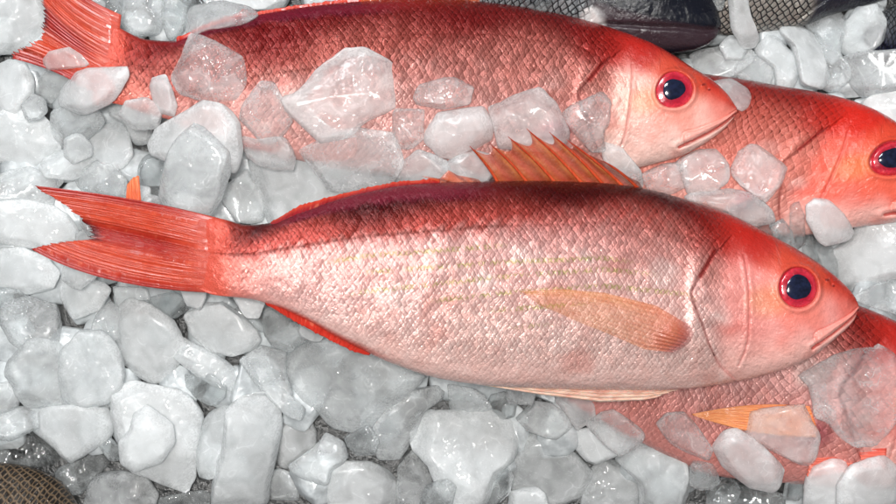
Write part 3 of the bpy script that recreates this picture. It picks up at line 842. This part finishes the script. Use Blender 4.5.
def strip_fin(fish, name, base, tip, mat, z0, z1, col, nr=14, jag=3, nu=120, nv=14, seed=9, thick=1.4, ridge=.8, canon=True):
    G, fc, a, v = fin_grid(base, tip, nu, nv, jag=jag, seed=seed, ridge=ridge, nr=nr, zb=z0, zt=z1)
    if callable(col): c = col(a, v)
    else: c = np.broadcast_to(np.array(col), G.shape)
    if canon: G[..., 2] += fish.cz(G[..., 0])
    return sheet(name, G, mat, fish.root, fish.zc, fc, c, thick)

redrim = lambda a, v: lerp3((.30, .012, .02), (.62, .06, .03), sst(.3, 1, v))
# folded soft dorsal of the rear fish
strip_fin(upper, 'soft_dorsal_fin', [(176, 44), (205, 34), (240, 24), (280, 18), (340, 10), (400, 4)], [(176, 38), (200, 27), (235, 15.5), (280, 8), (340, 0), (400, -6)], M_FIN, 4, 3, redrim, nr=26, jag=1.5, canon=False)
strip_fin(upper, 'spiny_dorsal_fin', [(360, 6), (420, 4), (480, 6), (530, 12)], [(362, -4), (425, -22), (485, -12), (536, 8)], M_FIN_T, 6, 10, (.75, .16, .05), nr=9, jag=5, canon=False)

# lower fish: pectoral fin and red pelvic fin showing between ice
G, fc, a, v = fin_grid([(800, 402), (806, 420), (806, 432)], [(686, 410), (688, 411.5), (694, 414)], 50, 60, jag=1, seed=3, ridge=.6, nr=10, bow=5)
px = G[..., 0]; py = G[..., 1]
ixx = np.clip(px.astype(int) - HX0, 0, HN - 1); iyy = np.clip(py.astype(int) - HY0, 0, HM - 1)
G[..., 2] = H[iyy, ixx].max(axis=0)[None] * .5 + H[iyy, ixx] * .5 + 3.0 + .5 * np.cos(a * 60)
sheet('pectoral_fin', G, M_FIN, lower.root, lower.zc, fc, lerp3((.80, .26, .10), (.78, .38, .16), v), thick=1.5)
G, fc, a, v = fin_grid([(880, 428), (876, 462)], [(812, 420), (808, 446), (800, 472)], 60, 40, jag=2, seed=5, ridge=.9, nr=12, zb=8, zt=6)
sheet('pelvic_fin', G, M_FIN, lower.root, lower.zc, fc, lerp3((.62, .03, .02), (.78, .20, .14), sst(.3, .8, a)), thick=2)

# ================================================================ TRACED ICE
ROWS = '''
grey_clear | translucent lump right of the rear red fish's tail at the top edge | c | b | 78,-12 125,-12 123,15 112,27 100,24 88,10
x | hazy lump between two narrow shards at the top edge above the rear fish's tail root | h | b | 120,-6 165,-6 163,30 150,37 133,34 118,22
x | pale lump wedged behind the rear fish's back right of the upright shard | h | b | 188,4 222,0 250,8 262,18 240,26 208,30 188,38 185,20
x | narrow upright glassy shard standing at the top edge above the rear fish's tail root | c | b | 162,-12 190,-12 188,15 183,34 175,42 168,38 161,20
x | flat bright white ice strip along the top edge behind the rear fish's back | m | b | 195,-14 285,-14 284,6 270,9 240,8 205,3
x | small bright ice bit at the top edge touching the rear fish's dorsal fin | m | b | 325,-12 360,-12 358,1 342,4 328,1
x | small ice bit at the top edge left of the slate fish's head | c | b | 515,-10 550,-10 553,8 541,13 524,5
x | shallow hazy chunk just under the top lobe of the front fish's tail tip | h | l | -12,182 12,170 38,167 62,178 54,190 50,206 30,212 -12,202
x | flat chunk in front of the front fish's tail fork, between its two tips | m | l | -12,205 25,200 52,206 76,222 84,238 60,252 20,246 -12,240
x | broad cloudy chunk at the left edge above the front fish's upper tail tip | m | l | -12,122 8,110 30,112 48,118 60,135 58,152 40,167 15,166 -12,158
x | blurred flat chunk left of the domed lump above the front fish's tail | h | b | 50,112 78,100 105,110 104,124 86,141 64,150 50,138
x | flat hazy chunk directly below the domed lump above the front fish's tail | h | b | 38,163 60,150 84,149 98,160 90,172 72,180 48,178
x | domed lump with a clear rounded upper edge above the front fish's tail | h | b | 86,138 95,126 108,120 123,122 132,132 134,155 123,171 102,168 82,150
x | wet sparkling lump touching the upper edge of the front fish's tail | w | b | 70,174 84,166 100,160 118,165 127,180 126,200 100,196 78,186
x | pale chunk below the peduncle of the rear fish, right of the domed lump | h | t | 104,112 128,100 150,116 150,140 134,146 124,124
x | small grey striped piece beside the orange fin tip above the front fish's tail | c | b | 141,160 150,155 166,158 164,178 160,202 142,200 138,176
x | broad pale chunk with a rounded shoulder behind the tall pointed piece | m | t | 146,142 155,128 184,114 211,99 228,104 240,122 243,150 235,172 200,168 165,160 149,153
x | tall pointed chunk with a frosted face standing over the front fish's tail root | w | t | 192,124 206,130 233,157 230,172 220,196 207,218 180,214 156,203 160,180 165,158
x | frosted wedge between the tall pointed chunk and the big smooth white one | w | b | 247,167 257,185 265,204 262,221 238,224 220,206 228,185
x | pink tinged flat slab below the wet plate on the rear fish's belly | p | t | 296,152 330,138 362,128 394,134 402,160 396,190 360,192 330,190 310,170
x | dull chunk above the front fish's back between its spines and the pink tinged slab | h | t | 396,166 418,150 445,160 452,174 440,187 412,192 394,188
x | large smooth opaque white chunk above the front fish's folded dorsal edge | m | t | 247,155 256,145 281,144 301,157 334,162 357,169 363,190 335,212 272,232 258,200
x | thin translucent piece lying on the rear fish's lower tail lobe | p | s | 40,62 50,51 68,47 80,54 90,66 62,69 41,71
x | rounded chunk at the left edge below the rear fish's tail tip | m | s | -12,68 8,60 23,62 34,77 37,95 18,116 -12,113
x | soft hazy chunk under the rear fish's lower tail edge, left of the blocky one | h | s | 34,82 50,69 76,66 74,85 54,104 36,100
x | blocky chunk with a bright edge leaning on the rear fish's tail root | m | s | 56,90 75,72 100,66 128,67 131,78 116,100 96,111 72,113 55,102
x | big milky slab in the top left corner resting on the rear fish's tail | m | s | -16,-14 48,-14 51,12 49,30 40,43 25,50 0,53 -16,50
x | small upright nugget on the rear fish's tail root left of the angular plate | m | s | 148,82 155,75 167,76 172,88 177,105 173,116 160,113 152,100
x | angular translucent plate with a peaked top lying across the rear fish behind its tail root | p | s | 181,58 190,34 200,36 215,42 247,60 250,76 243,97 215,104 180,93 171,78
x | peach tinted faceted chunk between the angular plate and the wet plate on the rear fish | p | s | 236,112 261,82 275,84 292,120 284,135 271,142 258,141 239,121
x | largest wet plate with glittering highlights on the middle of the rear fish | p | s | 284,97 300,92 318,70 344,50 372,49 390,62 402,88 397,106 364,121 350,135 320,145 306,137 290,118
x | low hazy chunk at the rear fish's belly edge under the peach tinted one | p | s | 238,134 258,141 284,138 298,150 292,170 262,168 246,156
x | low pale chunk at the rear fish's belly edge under the small upright nugget | h | s | 124,102 148,98 164,110 158,128 134,130 118,116
x | rounded pinkish nugget right of the large wet plate | p | s | 391,117 396,109 424,110 425,137 410,150 399,150 393,136
x | low dome with one bright white highlight on the rear fish's flank | p | s | 413,95 420,84 434,79 455,77 473,87 469,104 444,109 417,104
x | squared pale block with fine white veins left of the front fish's fin spines | m | s | 440,111 462,108 486,107 492,125 491,142 470,151 446,162 425,141 427,131
x | broad pink slab directly behind the tips of the front fish's fin spines | p | s | 487,108 508,100 527,87 541,89 556,105 571,138 556,151 520,150 494,146 492,125
x | pale wedge with a pink lower edge in front of the rear fish's gill | p | s | 562,110 602,92 610,102 609,122 603,135 606,150 591,151 570,135
x | flat clear piece under the squared block, behind the first fin spine | h | t | 442,164 470,150 490,154 497,172 480,188 450,184
x | frosted chunk below the rear fish's cheek against the front fish's back | w | t | 600,142 622,148 640,168 644,186 625,190 606,172
x | low wet chunk under the rear fish's throat with small blue glints | h | t | 640,175 662,164 684,162 690,184 672,194 650,192
x | speckled bright chunk under the rear fish's lower jaw | w | t | 674,162 698,150 716,146 728,165 726,182 712,194 686,193
x | flat shelf of wet ice along the front fish's nape | h | t | 682,195 730,189 752,194 772,210 774,222 745,228 720,214 700,206
x | low grey wet lump against the slope of the front fish's forehead | c | b | 718,212 740,201 762,206 777,228 784,248 762,240 742,226
x | clear lump above the front fish's eye, left of the striped sliver | c | b | 768,226 782,219 791,230 796,248 808,262 792,258 776,242
x | diamond shaped translucent chunk lying on the flank of the right red fish | p | s | 730,172 740,152 755,142 787,167 780,184 765,202 747,191
x | thin upright striped sliver between the two pale chunks by the front fish's forehead | c | b | 789,205 799,202 804,214 807,247 799,252 790,242
x | bluish grey chunk hugging the front fish's brow beneath the pink white one | c | b | 803,227 818,229 834,250 846,277 842,286 826,274 802,255
x | smooth pink white chunk under the throat of the right red fish | m | s | 804,205 812,197 824,199 848,217 858,230 852,239 832,248 820,241 806,221
x | large glossy chunk with jagged white glints at the right edge above the front fish's snout | m | b | 857,227 866,214 877,207 892,209 912,216 912,275 887,279 848,296 844,283 832,252 852,240
x | low pale chunk at the right edge right above the front fish's mouth | h | b | 850,298 884,280 912,276 912,322 896,314 868,306
x | flat base slab between the slate fish's chin and the right red fish's back | h | b | 684,62 697,50 722,46 752,50 752,62 732,76 722,82 708,80
x | small lump behind the oval piece next to the slate fish's chin | h | b | 718,48 726,36 738,34 750,46 742,60 724,60
x | small glassy bit at the top edge right of the slate fish's head | c | b | 704,-8 726,-8 723,10 714,11
x | tall leaning shard at the top edge in front of the coarse scaled fish | m | s | 726,-10 745,-10 750,15 761,37 755,48 744,46 732,27
x | oval glassy piece on the back of the right red fish near its left end | p | s | 729,75 737,60 757,56 774,65 779,74 772,86 747,82
x | large curved grey slab rising behind the star shaped chunk at the top right | h | s | 804,22 822,10 847,11 847,30 839,50 843,68 857,76 846,87 833,96 820,88 822,60 818,40
x | pyramid shaped chunk left of the star shaped one behind the right red fish | m | s | 753,52 768,35 778,36 787,48 800,56 801,76 790,89 776,87 774,68
x | star shaped chunk pointing up left behind the right red fish's back | m | s | 779,24 789,19 812,30 823,46 829,75 824,86 812,92 799,86 796,66 791,46 781,35
x | glittering wet lump under the top right corner beside the curved slab | w | s | 846,22 857,8 875,5 884,22 884,38 877,50 852,56 842,48
x | wide flat block at the right edge below the glittering lump | h | b | 843,57 857,53 912,51 912,90 866,97 856,86 847,72
x | rounded chunk at the right edge directly behind the right fish's nape | m | b | 862,104 872,95 912,88 912,134 884,120 868,112
x | small pink nugget with a white streak touching the rear fish's snout | p | s | 712,82 732,78 748,87 756,96 752,106 741,111 730,106 721,95
x | rounded lump at the left edge just below the front fish's lower tail tip | m | l | -12,250 20,247 48,258 60,272 52,290 25,294 -12,288
x | grey shallow lump at the left edge above the blurred chunk, second below the tail tip | c | b | -12,286 18,288 30,300 20,318 -12,322
x | blurred chunk at the left beneath the grey shallow lump | h | b | 4,303 30,297 58,307 64,330 56,352 30,355 12,342 2,322
x | flat hazy slab left of the domed white block below the front fish's tail | h | b | 96,312 112,300 122,310 120,340 108,345 92,330
x | rounded cube right under the middle of the front fish's lower tail lobe | m | l | 58,268 75,272 110,286 111,297 102,309 75,319 65,312 60,297
x | thin flat slip of ice under the lower rim of the front fish's tail | h | b | 112,286 150,288 152,300 130,302 114,312
x | small grey chunk under the front fish's tail root | c | b | 147,298 175,291 192,306 174,319 155,310
x | large chunk with two glittering patches at the lower left | w | b | 10,356 30,339 55,341 64,353 62,385 70,404 50,408 20,406 14,385 4,370
x | frosted chunk with a blunt peak right of the two glittering patches | w | b | 60,352 80,332 93,322 112,340 125,362 122,386 108,403 85,406 60,403 58,375
x | big domed white block below the front fish's tail root | m | b | 115,310 130,299 152,305 175,321 187,347 185,363 165,379 150,384 128,376 117,355 113,330
x | wide flat topped block below the front fish's peduncle | m | b | 184,316 205,304 225,303 244,318 263,336 253,350 230,356 208,350 192,334
x | long thin ridge of ice slanting below the flat topped block | h | b | 176,334 195,344 225,360 245,382 237,393 215,386 190,372 172,358
x | clear flat piece against the start of the front fish's belly | c | b | 232,312 245,303 262,304 268,335 252,328
x | see through grey piece beside the front fish's anal fin | c | b | 266,342 261,305 280,311 311,334 290,352
x | smooth sloping chunk left of the big belly lump | h | b | 240,361 265,345 286,352 286,374 294,400 305,408 300,419 287,416 262,391 246,370
x | biggest lump, broad and rounded, pressed against the front fish's belly behind the anal fin | w | b | 284,362 292,345 312,334 340,340 365,348 400,362 426,378 405,393 385,411 366,431 350,435 332,429 318,411 302,403 287,386
x | pale rough chunk between the big belly lump and the chunk with the broad white glare | h | b | 372,430 388,408 410,390 434,385 447,398 424,412 413,440 400,459 391,464 380,459 373,443
x | small hazy chunk under the front edge of the pale pelvic fin | h | b | 447,384 480,389 492,408 470,415 448,410
x | small wedge beneath the pale pelvic fin, second from its front | c | b | 488,396 505,392 517,401 514,416 500,420 490,412
x | reddish glassy piece under the rear end of the pelvic fin | p | t | 552,396 570,396 592,399 595,418 577,431 566,414
x | wedge of beige ice at the left edge beneath the glittering chunk | h | b | -12,385 10,382 18,394 18,407 5,416 -12,422
x | dull beige block at the left edge | h | b | -12,418 17,407 38,408 38,428 12,440 -12,438
x | glassy wedge lying on the brown scaled fish | c | s | -12,452 18,434 37,424 56,446 66,464 30,468 -12,470
x | squared smooth block right of the dull beige one at the lower left | m | b | 37,408 75,405 107,408 111,428 110,438 100,445 78,458 67,464 52,446 38,434
x | small glassy wedge between the squared block and the tall two part block | c | b | 99,443 111,437 121,450 117,461 107,461
x | large tall block under a raised inner slab at the lower left | m | b | 114,388 135,382 160,388 178,392 197,401 200,420 197,440 192,478 183,493 166,494 152,478 130,470 119,440 113,412
x | raised inner slab lying on the large tall block | m | s | 134,414 148,406 172,424 174,450 157,465 134,474 121,466 119,442 130,430
x | thin triangular flake left of the speckled lump above the long white slab | c | b | 183,375 212,373 228,387 226,396 212,408 195,398 185,386
x | speckled glittering lump left of the long white slab | w | b | 197,430 207,415 224,406 236,410 228,445 214,480 198,478
x | clear wet lump right of the brown scaled fish | c | b | 54,478 60,467 82,458 100,449 111,462 97,476 81,494 65,494 55,488
x | six sided flat chunk at the bottom edge right of the clear wet lump | h | b | 82,487 100,473 120,471 145,475 158,493 152,514 85,514
x | dark glassy piece at the bottom edge left of the long white slab | c | b | 158,498 190,491 210,490 212,514 158,514
x | long upright white slab at the bottom edge | m | s | 229,400 240,393 270,394 279,400 281,425 275,455 267,485 265,514 207,514 212,485 224,450 228,420
x | pale chunk with a knobbly top right of the long white slab | m | b | 281,423 300,414 311,420 318,438 316,449 287,469 276,464 276,440
x | small half sunk lump near the foot of the long white slab | h | b | 266,478 277,468 290,472 303,488 300,500 272,500
x | hazy slab between the knobbly chunk and the squared one at the bottom | h | b | 286,468 317,445 325,434 345,444 349,459 332,470 328,485 305,479
x | broad squared chunk at the bottom edge below the biggest lump | m | b | 327,473 342,461 370,462 390,472 401,488 398,514 326,514
x | grey shadowed chunk at the bottom edge left of the glaring one | h | b | 398,466 411,448 423,460 432,478 432,514 396,514
x | heart shaped chunk with a broad white glare below the pelvic fin | m | s | 411,431 418,419 429,413 455,412 485,409 522,424 528,435 511,463 496,474 484,512 462,512 437,486 430,465 414,450
x | faceted hazy chunk under the middle of the pelvic fin | h | b | 516,418 532,402 551,404 566,413 571,428 560,439 548,438 528,431
x | large speckled chunk right of the heart shaped one | w | b | 513,446 532,431 552,437 576,455 593,473 580,503 552,512 514,500
x | low flat chunk at the bottom edge right of the heart shaped one | m | b | 510,492 535,486 546,494 552,516 508,516
x | clear piece with dark edges between the heart shaped chunk and the bottom edge | c | b | 488,476 505,466 514,474 510,494 494,508 484,506
x | pale chunk with a bright upper ridge below the reddish glassy piece | m | t | 573,432 602,424 618,426 626,432 620,454 592,467 577,450
x | pink flat piece on the tail end of the lower red fish | p | t | 586,425 609,407 629,420 646,433 636,448 620,457 606,446
x | pink translucent piece above the dimpled wet chunk | p | t | 656,426 667,413 683,412 696,425 712,448 712,462 690,455 672,444
x | tall dimpled wet chunk at the lower right of centre | w | t | 617,459 647,438 657,427 675,442 691,465 688,488 681,514 642,514 640,483 622,466
x | rounded frosted chunk left of the tall dimpled one at the bottom edge | w | b | 591,470 605,458 621,464 638,480 641,493 636,514 578,514 585,488
x | grey see through wet piece between the dimpled chunk and the white oval | c | b | 690,460 714,462 722,484 706,493 690,486
x | smooth white oval lying over the lower fish's belly at the lower right | m | s | 712,446 720,432 736,428 757,441 775,457 784,470 782,486 772,496 750,488 725,468
x | clear grey lump at the bottom edge beneath the white oval | c | b | 720,502 737,485 755,488 784,494 782,514 718,514
x | pink triangular chunk with a curled highlight on the lower fish's pectoral fin | p | s | 744,415 764,409 802,404 809,418 819,433 814,470 802,465 767,448 753,440 745,430
x | dark clear piece between the pink triangle and the rightmost bottom pair | c | b | 786,480 804,472 806,488 800,502 784,500
x | left one of the two large white chunks at the bottom right corner | m | s | 805,478 812,466 827,459 846,459 852,472 850,514 806,514
x | right one of the two large white chunks at the bottom right corner | m | s | 834,476 847,464 867,457 883,456 894,465 912,482 912,514 838,514
x | largest clear plate with a shiny rim lying on the lower fish at the right edge | p | s | 798,376 827,360 859,344 893,345 908,368 900,420 888,431 877,444 857,445 842,437 827,420 814,416 813,402 809,386
'''
HT = {'plate': 9, 'sliver': 8, 'flake': 6, 'thin': 7, 'slip': 6, 'strip': 10}
for row in ROWS.strip().splitlines():
    _, lab, mt, mode, pts = [q.strip() for q in row.split('|')]
    if 'ice' not in lab and len(lab.split()) < 16: lab = lab.replace('chunk', 'ice chunk', 1) if 'chunk' in lab else (lab.replace('lump', 'ice lump', 1) if 'lump' in lab else 'ice, ' + lab)
    hh_ = next((q for k_, q in HT.items() if k_ in lab), None)
    if mode == 't': ice(lab, P(pts), mt, cap=34, h=hh_, sink=.5, tiltmax=.35)
    elif mode == 'b': ice(lab, P(pts), mt, cap=16, h=hh_)
    elif mode == 'l': ice(lab, P(pts), mt, cap=-2, h=9)
    else: ice(lab, P(pts), mt, cap=None, h=hh_, sink=.35, tiltmax=.45)

# ---- smaller lumps wedged where gaps would stay open
k_fill = 0
cand = [(x, y) for y in range(-6, 512, 14) for x in range(-6, 906, 14)]
rr.shuffle(cand)
COV2 = COV.copy()
for x, y in cand:
    x += rr.uniform(-4, 4); y += rr.uniform(-4, 4)
    iy, ix = int(y - HY0), int(x - HX0)
    if COV2[iy, ix]: continue
    if inside(np.array([x]), np.array([y]), MAIN_POLY)[0]: continue
    if (y > 430 and x < 800 and rr.random() < .85) or rr.random() < .06: continue
    k_fill += 1
    R_ = rr.uniform(15, 22)
    lab = region_label(x, y).replace('small hazy ice lump', 'little pale ice nugget').replace('small grey ice lump', 'little dull ice nugget').replace('deep ', 'wedged ').replace('showing only in gaps', 'wedged')
    q = blob(x, y, R_, rr)
    ice(lab, q, rr.choice(['h', 'c', 'h', 'm']) if y < 420 else 'c', zfix=rr.uniform(-24, -12) if y < 420 else rr.uniform(-30, -18), group=lab.replace('little', 'little nuggets:', 1), name='ice_nugget')
    yy, xx = np.ogrid[:HM, :HN]
    COV2 |= (xx - ix) ** 2 + (yy - iy) ** 2 < (R_ * .9) ** 2
print('ICE', n_ice, 'fill', k_fill)

# orange fin tip of a buried fish between chunks
G, fc, a, v = fin_grid([(126, 206), (142, 206)], [(127, 185), (133, 178), (139, 176)], 20, 14, jag=1, seed=8, nr=4, zb=14, zt=12)
loc = Wd(np.array(134.), np.array(192.), np.array(10.), 12)
ft = empty('fin_tip', tuple(loc)); tag(ft, 'orange fin tip of a buried fish poking up above the front fish\'s tail', 'fin')
sheet('fin_blade', G, M_FIN, ft, 12, fc, lerp3((.70, .12, .05), (.75, .22, .08), v), thick=2)

# ================================================================ FRONT RED FISH
front = Fish('red_fish', 'whole red fish lying uncovered across the front with raised fin spines and forked tail', 'fish',
             T=[(x, x, y) for x, y in CT], B=[(x, x, y) for x, y in CB], Z=[(196, 34), (300, 46), (450, 52), (700, 52), (857, 50)])
front.body(M_SKIN, nX=(400, 230), nth=240)
front.eye(R=ER + 1.2, pr=12.4, rot=.35)

# forked tail
base = [(227, 220.5), (223, 234), (221, 255), (223, 277), (227, 294)]
tip = [(31, 185), (42, 193), (52, 198), (67, 208), (80, 219), (88, 228), (92, 239), (84, 240), (72, 241), (56, 243.5), (42, 246), (27, 249)]
def tail(fish):
    nu, nv = 190, 80
    def res(p, n, w=None):
        p = np.array(p, float); d = np.concatenate([[0], np.cumsum(np.hypot(*np.diff(p, axis=0).T))])
        q = np.linspace(0, d[-1], n); return np.stack([np.interp(q, d, p[:, 0]), np.interp(q, d, p[:, 1])], -1)
    b = res(base, nu); e = res(tip, nu)
    a = np.linspace(0, 1, nu)
    r = np.random.default_rng(2); nr = 30; ph = a * nr; ph = np.clip(ph + .6 * np.sin(ph * .8) + .35 * np.sin(ph * 2.1 + 1), 0, nr); am = r.uniform(2.5, 9, nr + 2)[ph.astype(int)]
    d = e - b; L = np.hypot(*d.T)[:, None]; d /= L
    e = e + d * (am * (1 - np.abs((ph % 1) * 2 - 1) ** .8) * np.sin(a * math.pi) ** .35)[:, None]
    # middle control points: leading edges follow the traced outline
    up = np.array([(134, 199.5)]); lo = np.array([(112, 281.0)])
    m0 = (b + e) / 2
    # leading-edge control so that the curve passes the traced point halfway
    c_up = 2 * up - .5 * (b[0] + e[0]); c_lo = 2 * lo - .5 * (b[-1] + e[-1])
    wu = np.clip(1 - a / .5, 0, 1)[:, None] ** 1.2; wl = np.clip((a - .5) / .5, 0, 1)[:, None] ** 1.2
    c = m0 + wu * (c_up - m0[0]) + wl * (c_lo - m0[-1])
    v = np.linspace(0, 1, nv)[None, :, None]
    g = b[:, None] * (1 - v) ** 2 + 2 * c[:, None] * v * (1 - v) + e[:, None] * v ** 2
    vv = np.broadcast_to(v[..., 0], g.shape[:2]); aa = np.broadcast_to(a[:, None], g.shape[:2])
    z = 34 - 6 * vv + .42 * (np.cos(ph * 2 * math.pi) * (.4 + r.random(nr + 2)[ph.astype(int)]))[:, None] * (1 - .4 * vv) * sst(.05, .4, vv) + np.interp(g[..., 0], [140, 178, 196, 212, 226], [0, 2.8, 5.0, 5.6, 1.0]) * np.clip(4 * aa * (1 - aa), 0, 1) ** .42 
    z = z - 5 * np.exp(-((aa - .5) / .10) ** 2) * sst(.1, .6, vv) + 1.6 * sines(g[..., 0], g[..., 1], .05, 12)
    fc = np.stack([np.broadcast_to((ph * 2.2)[:, None], vv.shape), vv * L, 0 * vv], -1)
    G = np.concatenate([g, z[..., None]], -1)
    sheet('tail_fin', G, M_FIN, fish.root, fish.zc, fc, tail_colour(aa, vv, G, .5, deep=(.32, .008, .008)), thick=2.2)
tail(front)

# spiny dorsal fin: membrane ridged over each spine, plus the spines
SP = [((470.5, 149), (498, 183)), ((491, 147), (528, 184)), ((509, 140), (556, 184)), ((527.5, 132.5), (583, 185)), ((550, 136), (605, 187)), ((567, 143), (624, 188)), ((602, 163), (640, 191)), ((636, 183), (645, 192))]
def dorsal(fish):
    per = 22; nv = 40; n = len(SP)
    cols = []; A = []
    for i in range(n - 1):
        (t0, b0), (t1, b1) = SP[i], SP[i + 1]
        t0, b0, t1, b1 = map(np.array, (t0, b0, t1, b1))
        for q in np.linspace(0, 1, per, endpoint=(i == n - 2)):
            scal = np.sin(q * math.pi) ** .8
            b = b0 * (1 - q) + b1 * q; t = t0 * (1 - q) + t1 * q
            t = t + (b - t) * (.24 if i < 5 else .08) * scal * (1 - .2 * q)
            v = np.linspace(0, 1, nv)[:, None]
            pts = b * (1 - v) + t * v
            z = 50 + 20 * v[:, 0] ** 1.1 + 4.0 * np.cos(q * 2 * math.pi) * (.35 + .65 * v[:, 0]) - .5 * abs(q - .5)
            cols.append(np.concatenate([pts, z[:, None]], 1)); A.append((i + q))
    G = np.array(cols); A = np.array(A)[:, None] + 0 * G[..., 0]; v = np.linspace(0, 1, nv)[None] + 0 * A
    G[..., 2] += 1.2 * sines(G[..., 0], G[..., 1], .16, 77) * v
    fc = np.stack([A * 12, v * 50, 0 * v], -1)
    fr = np.abs((A % 1) - .5) * 2
    c = lerp3((.66, .13, .07), (.70, .22, .05), fr)
    c = c * .999; m = sst(.35, 0, v)[..., None] * .5; c = c * (1 - m) + np.array((.45, .03, .02)) * m
    m = sst(.86, 1, v)[..., None] * .6; c = c * (1 - m) + np.array((.60, .10, .02)) * m
    f = sheet('spiny_dorsal_fin', G, M_FIN_T, fish.root, fish.zc, fc, c, thick=1.0)
    for i, (t, b) in enumerate(SP[:-1]):
        t = np.array(t, float); b = np.array(b, float); k = 26; na = 8
        v = np.linspace(0, 1.04, k); bend = np.sin(np.clip(v, 0, 1) * math.pi)[:, None] * np.array([1.2, -1.4])
        cpt = b[None] * (1 - v[:, None]) + t[None] * v[:, None] + bend
        z = 50 + 20 * np.clip(v, 0, 1) ** 1.1 + 4.0 * (.35 + .65 * v) + .6
        rad = np.interp(v, [0, .8, 1.04], [1.7, 1.1, .25])
        d = (t - b) / np.hypot(*(t - b)); nn = np.array([-d[1], d[0]])
        an = np.linspace(0, 2 * math.pi, na, endpoint=False)
        X = cpt[:, 0:1] + rad[:, None] * np.cos(an)[None] * nn[0]; Y = cpt[:, 1:2] + rad[:, None] * np.cos(an)[None] * nn[1]
        Z = z[:, None] + rad[:, None] * np.sin(an)[None]
        Vv = Wd(X, Y, Z, fish.zc).reshape(-1, 3); q = k * na
        fcs = np.stack([X * .3, Y * .3, 0 * X], -1).reshape(-1, 3)
        cc_ = lerp3((.62, .09, .03), (.40, .04, .02), np.broadcast_to(v[:, None], X.shape)).reshape(-1, 3)
        mesh_obj('spine', Vv, grid_faces(k, na, True), M_FIN, f, attrs=dict(fc=fcs, col=cc_))
dorsal(front)

# low broken spine stub further back, folded soft dorsal rim
strip_fin(front, 'broken_fin_stub', [(446, 184), (462, 184), (484, 185)], [(421, 176.5), (440, 179), (449, 171), (458, 176), (478, 180)], M_FIN_T, 3, 8, (.72, .16, .06), nr=3, jag=1, nu=60)
strip_fin(front, 'soft_dorsal_fin', [(266, 228), (300, 215), (333, 203), (367, 194), (400, 188), (440, 186)], [(271, 222), (300, 206), (333, 196.5), (367, 188.5), (400, 182), (440, 179.5)], M_FIN, 9, 3, redrim, nr=24, jag=1.6, ridge=.5)
strip_fin(front, 'anal_fin', [(262, 298), (290, 309), (320, 324), (350, 341), (374, 351)], [(266, 304.5), (288, 317), (308, 328), (335, 342), (352, 350), (369, 355)], M_FIN, 6, 3, (.55, .035, .02), nr=16, jag=1.2, ridge=.5)

# pale pelvic fin folded along the belly
G, fc, a, v = fin_grid([(700, 388), (690, 392), (655, 395)], [(447, 378), (449, 380), (452, 382)], 60, 90, jag=1, seed=15, ridge=1.2, nr=5)
bw = np.interp(G[..., 0], [447, 480, 540, 600, 645, 700], [0, 4, 8, 11, 9, 0])
G[..., 1] = np.interp(G[..., 0], [447, 480, 540, 600, 650, 700], [378, 380, 384.5, 388, 389, 388]) + (a - .35) * 2 * bw
G[..., 2] = 45 + 5 * np.sin(a * math.pi) + .9 * np.cos(a * 34)
sheet('pelvic_fin', G, M_PALE, front.root, front.zc, fc, lerp3((.70, .26, .22), (.84, .62, .50), sst(.25, .6, a)), thick=2)

# pectoral fin lying on the flank
def pectoral(fish):
    nu, nv = 60, 90
    a = np.linspace(0, 1, nu)[:, None]; v = np.linspace(0, 1, nv)[None]
    upx = [684, 650, 600, 560, 521]; upy = [324, 304, 291.5, 288, 290]
    lox = [668, 640, 605, 570, 540]; loy = [350, 347, 332, 318, 304]
    q = np.linspace(0, 1, 5)
    ux, uy, lx, ly = (np.interp(v, q, s_) for s_ in (upx, upy, lox, loy))
    saw = 4 * (1 - np.abs(((a * 11) % 1) * 2 - 1)) * v ** 6
    X = ux + (lx - ux) * a - saw + 9 * np.sin(a * math.pi) * (1 - v) ** 3; Y = uy + (ly - uy) * a
    lift = 2.2 + .5 * np.cos(a * 11 * 2 * math.pi) + 3.5 * (1 - v) ** 2 * np.sin(a * math.pi) + .8 * np.sin(v * 5)
    T_ = fish.canon_t(X, Y)
    Z = fish.cz(X) + fish.prof(X, T_) + red_relief(X, Y) * .6 + lift
    fc = np.stack([a * 26 + 0 * v, v * 150 + 0 * a, 0 * X], -1)
    c = lerp3((.80, .24, .12), (.90, .44, .18), sst(.0, .6, v + 0 * a))
    c = c * (1 - (sst(.14, 0, v + 0 * a) * .7)[..., None]) + np.array((.45, .10, .13)) * (sst(.14, 0, v + 0 * a) * .7)[..., None]
    sheet('pectoral_fin', np.stack([X, Y, Z], -1), M_PEC, fish.root, fish.zc, fc, c, thick=.6)
pectoral(front)
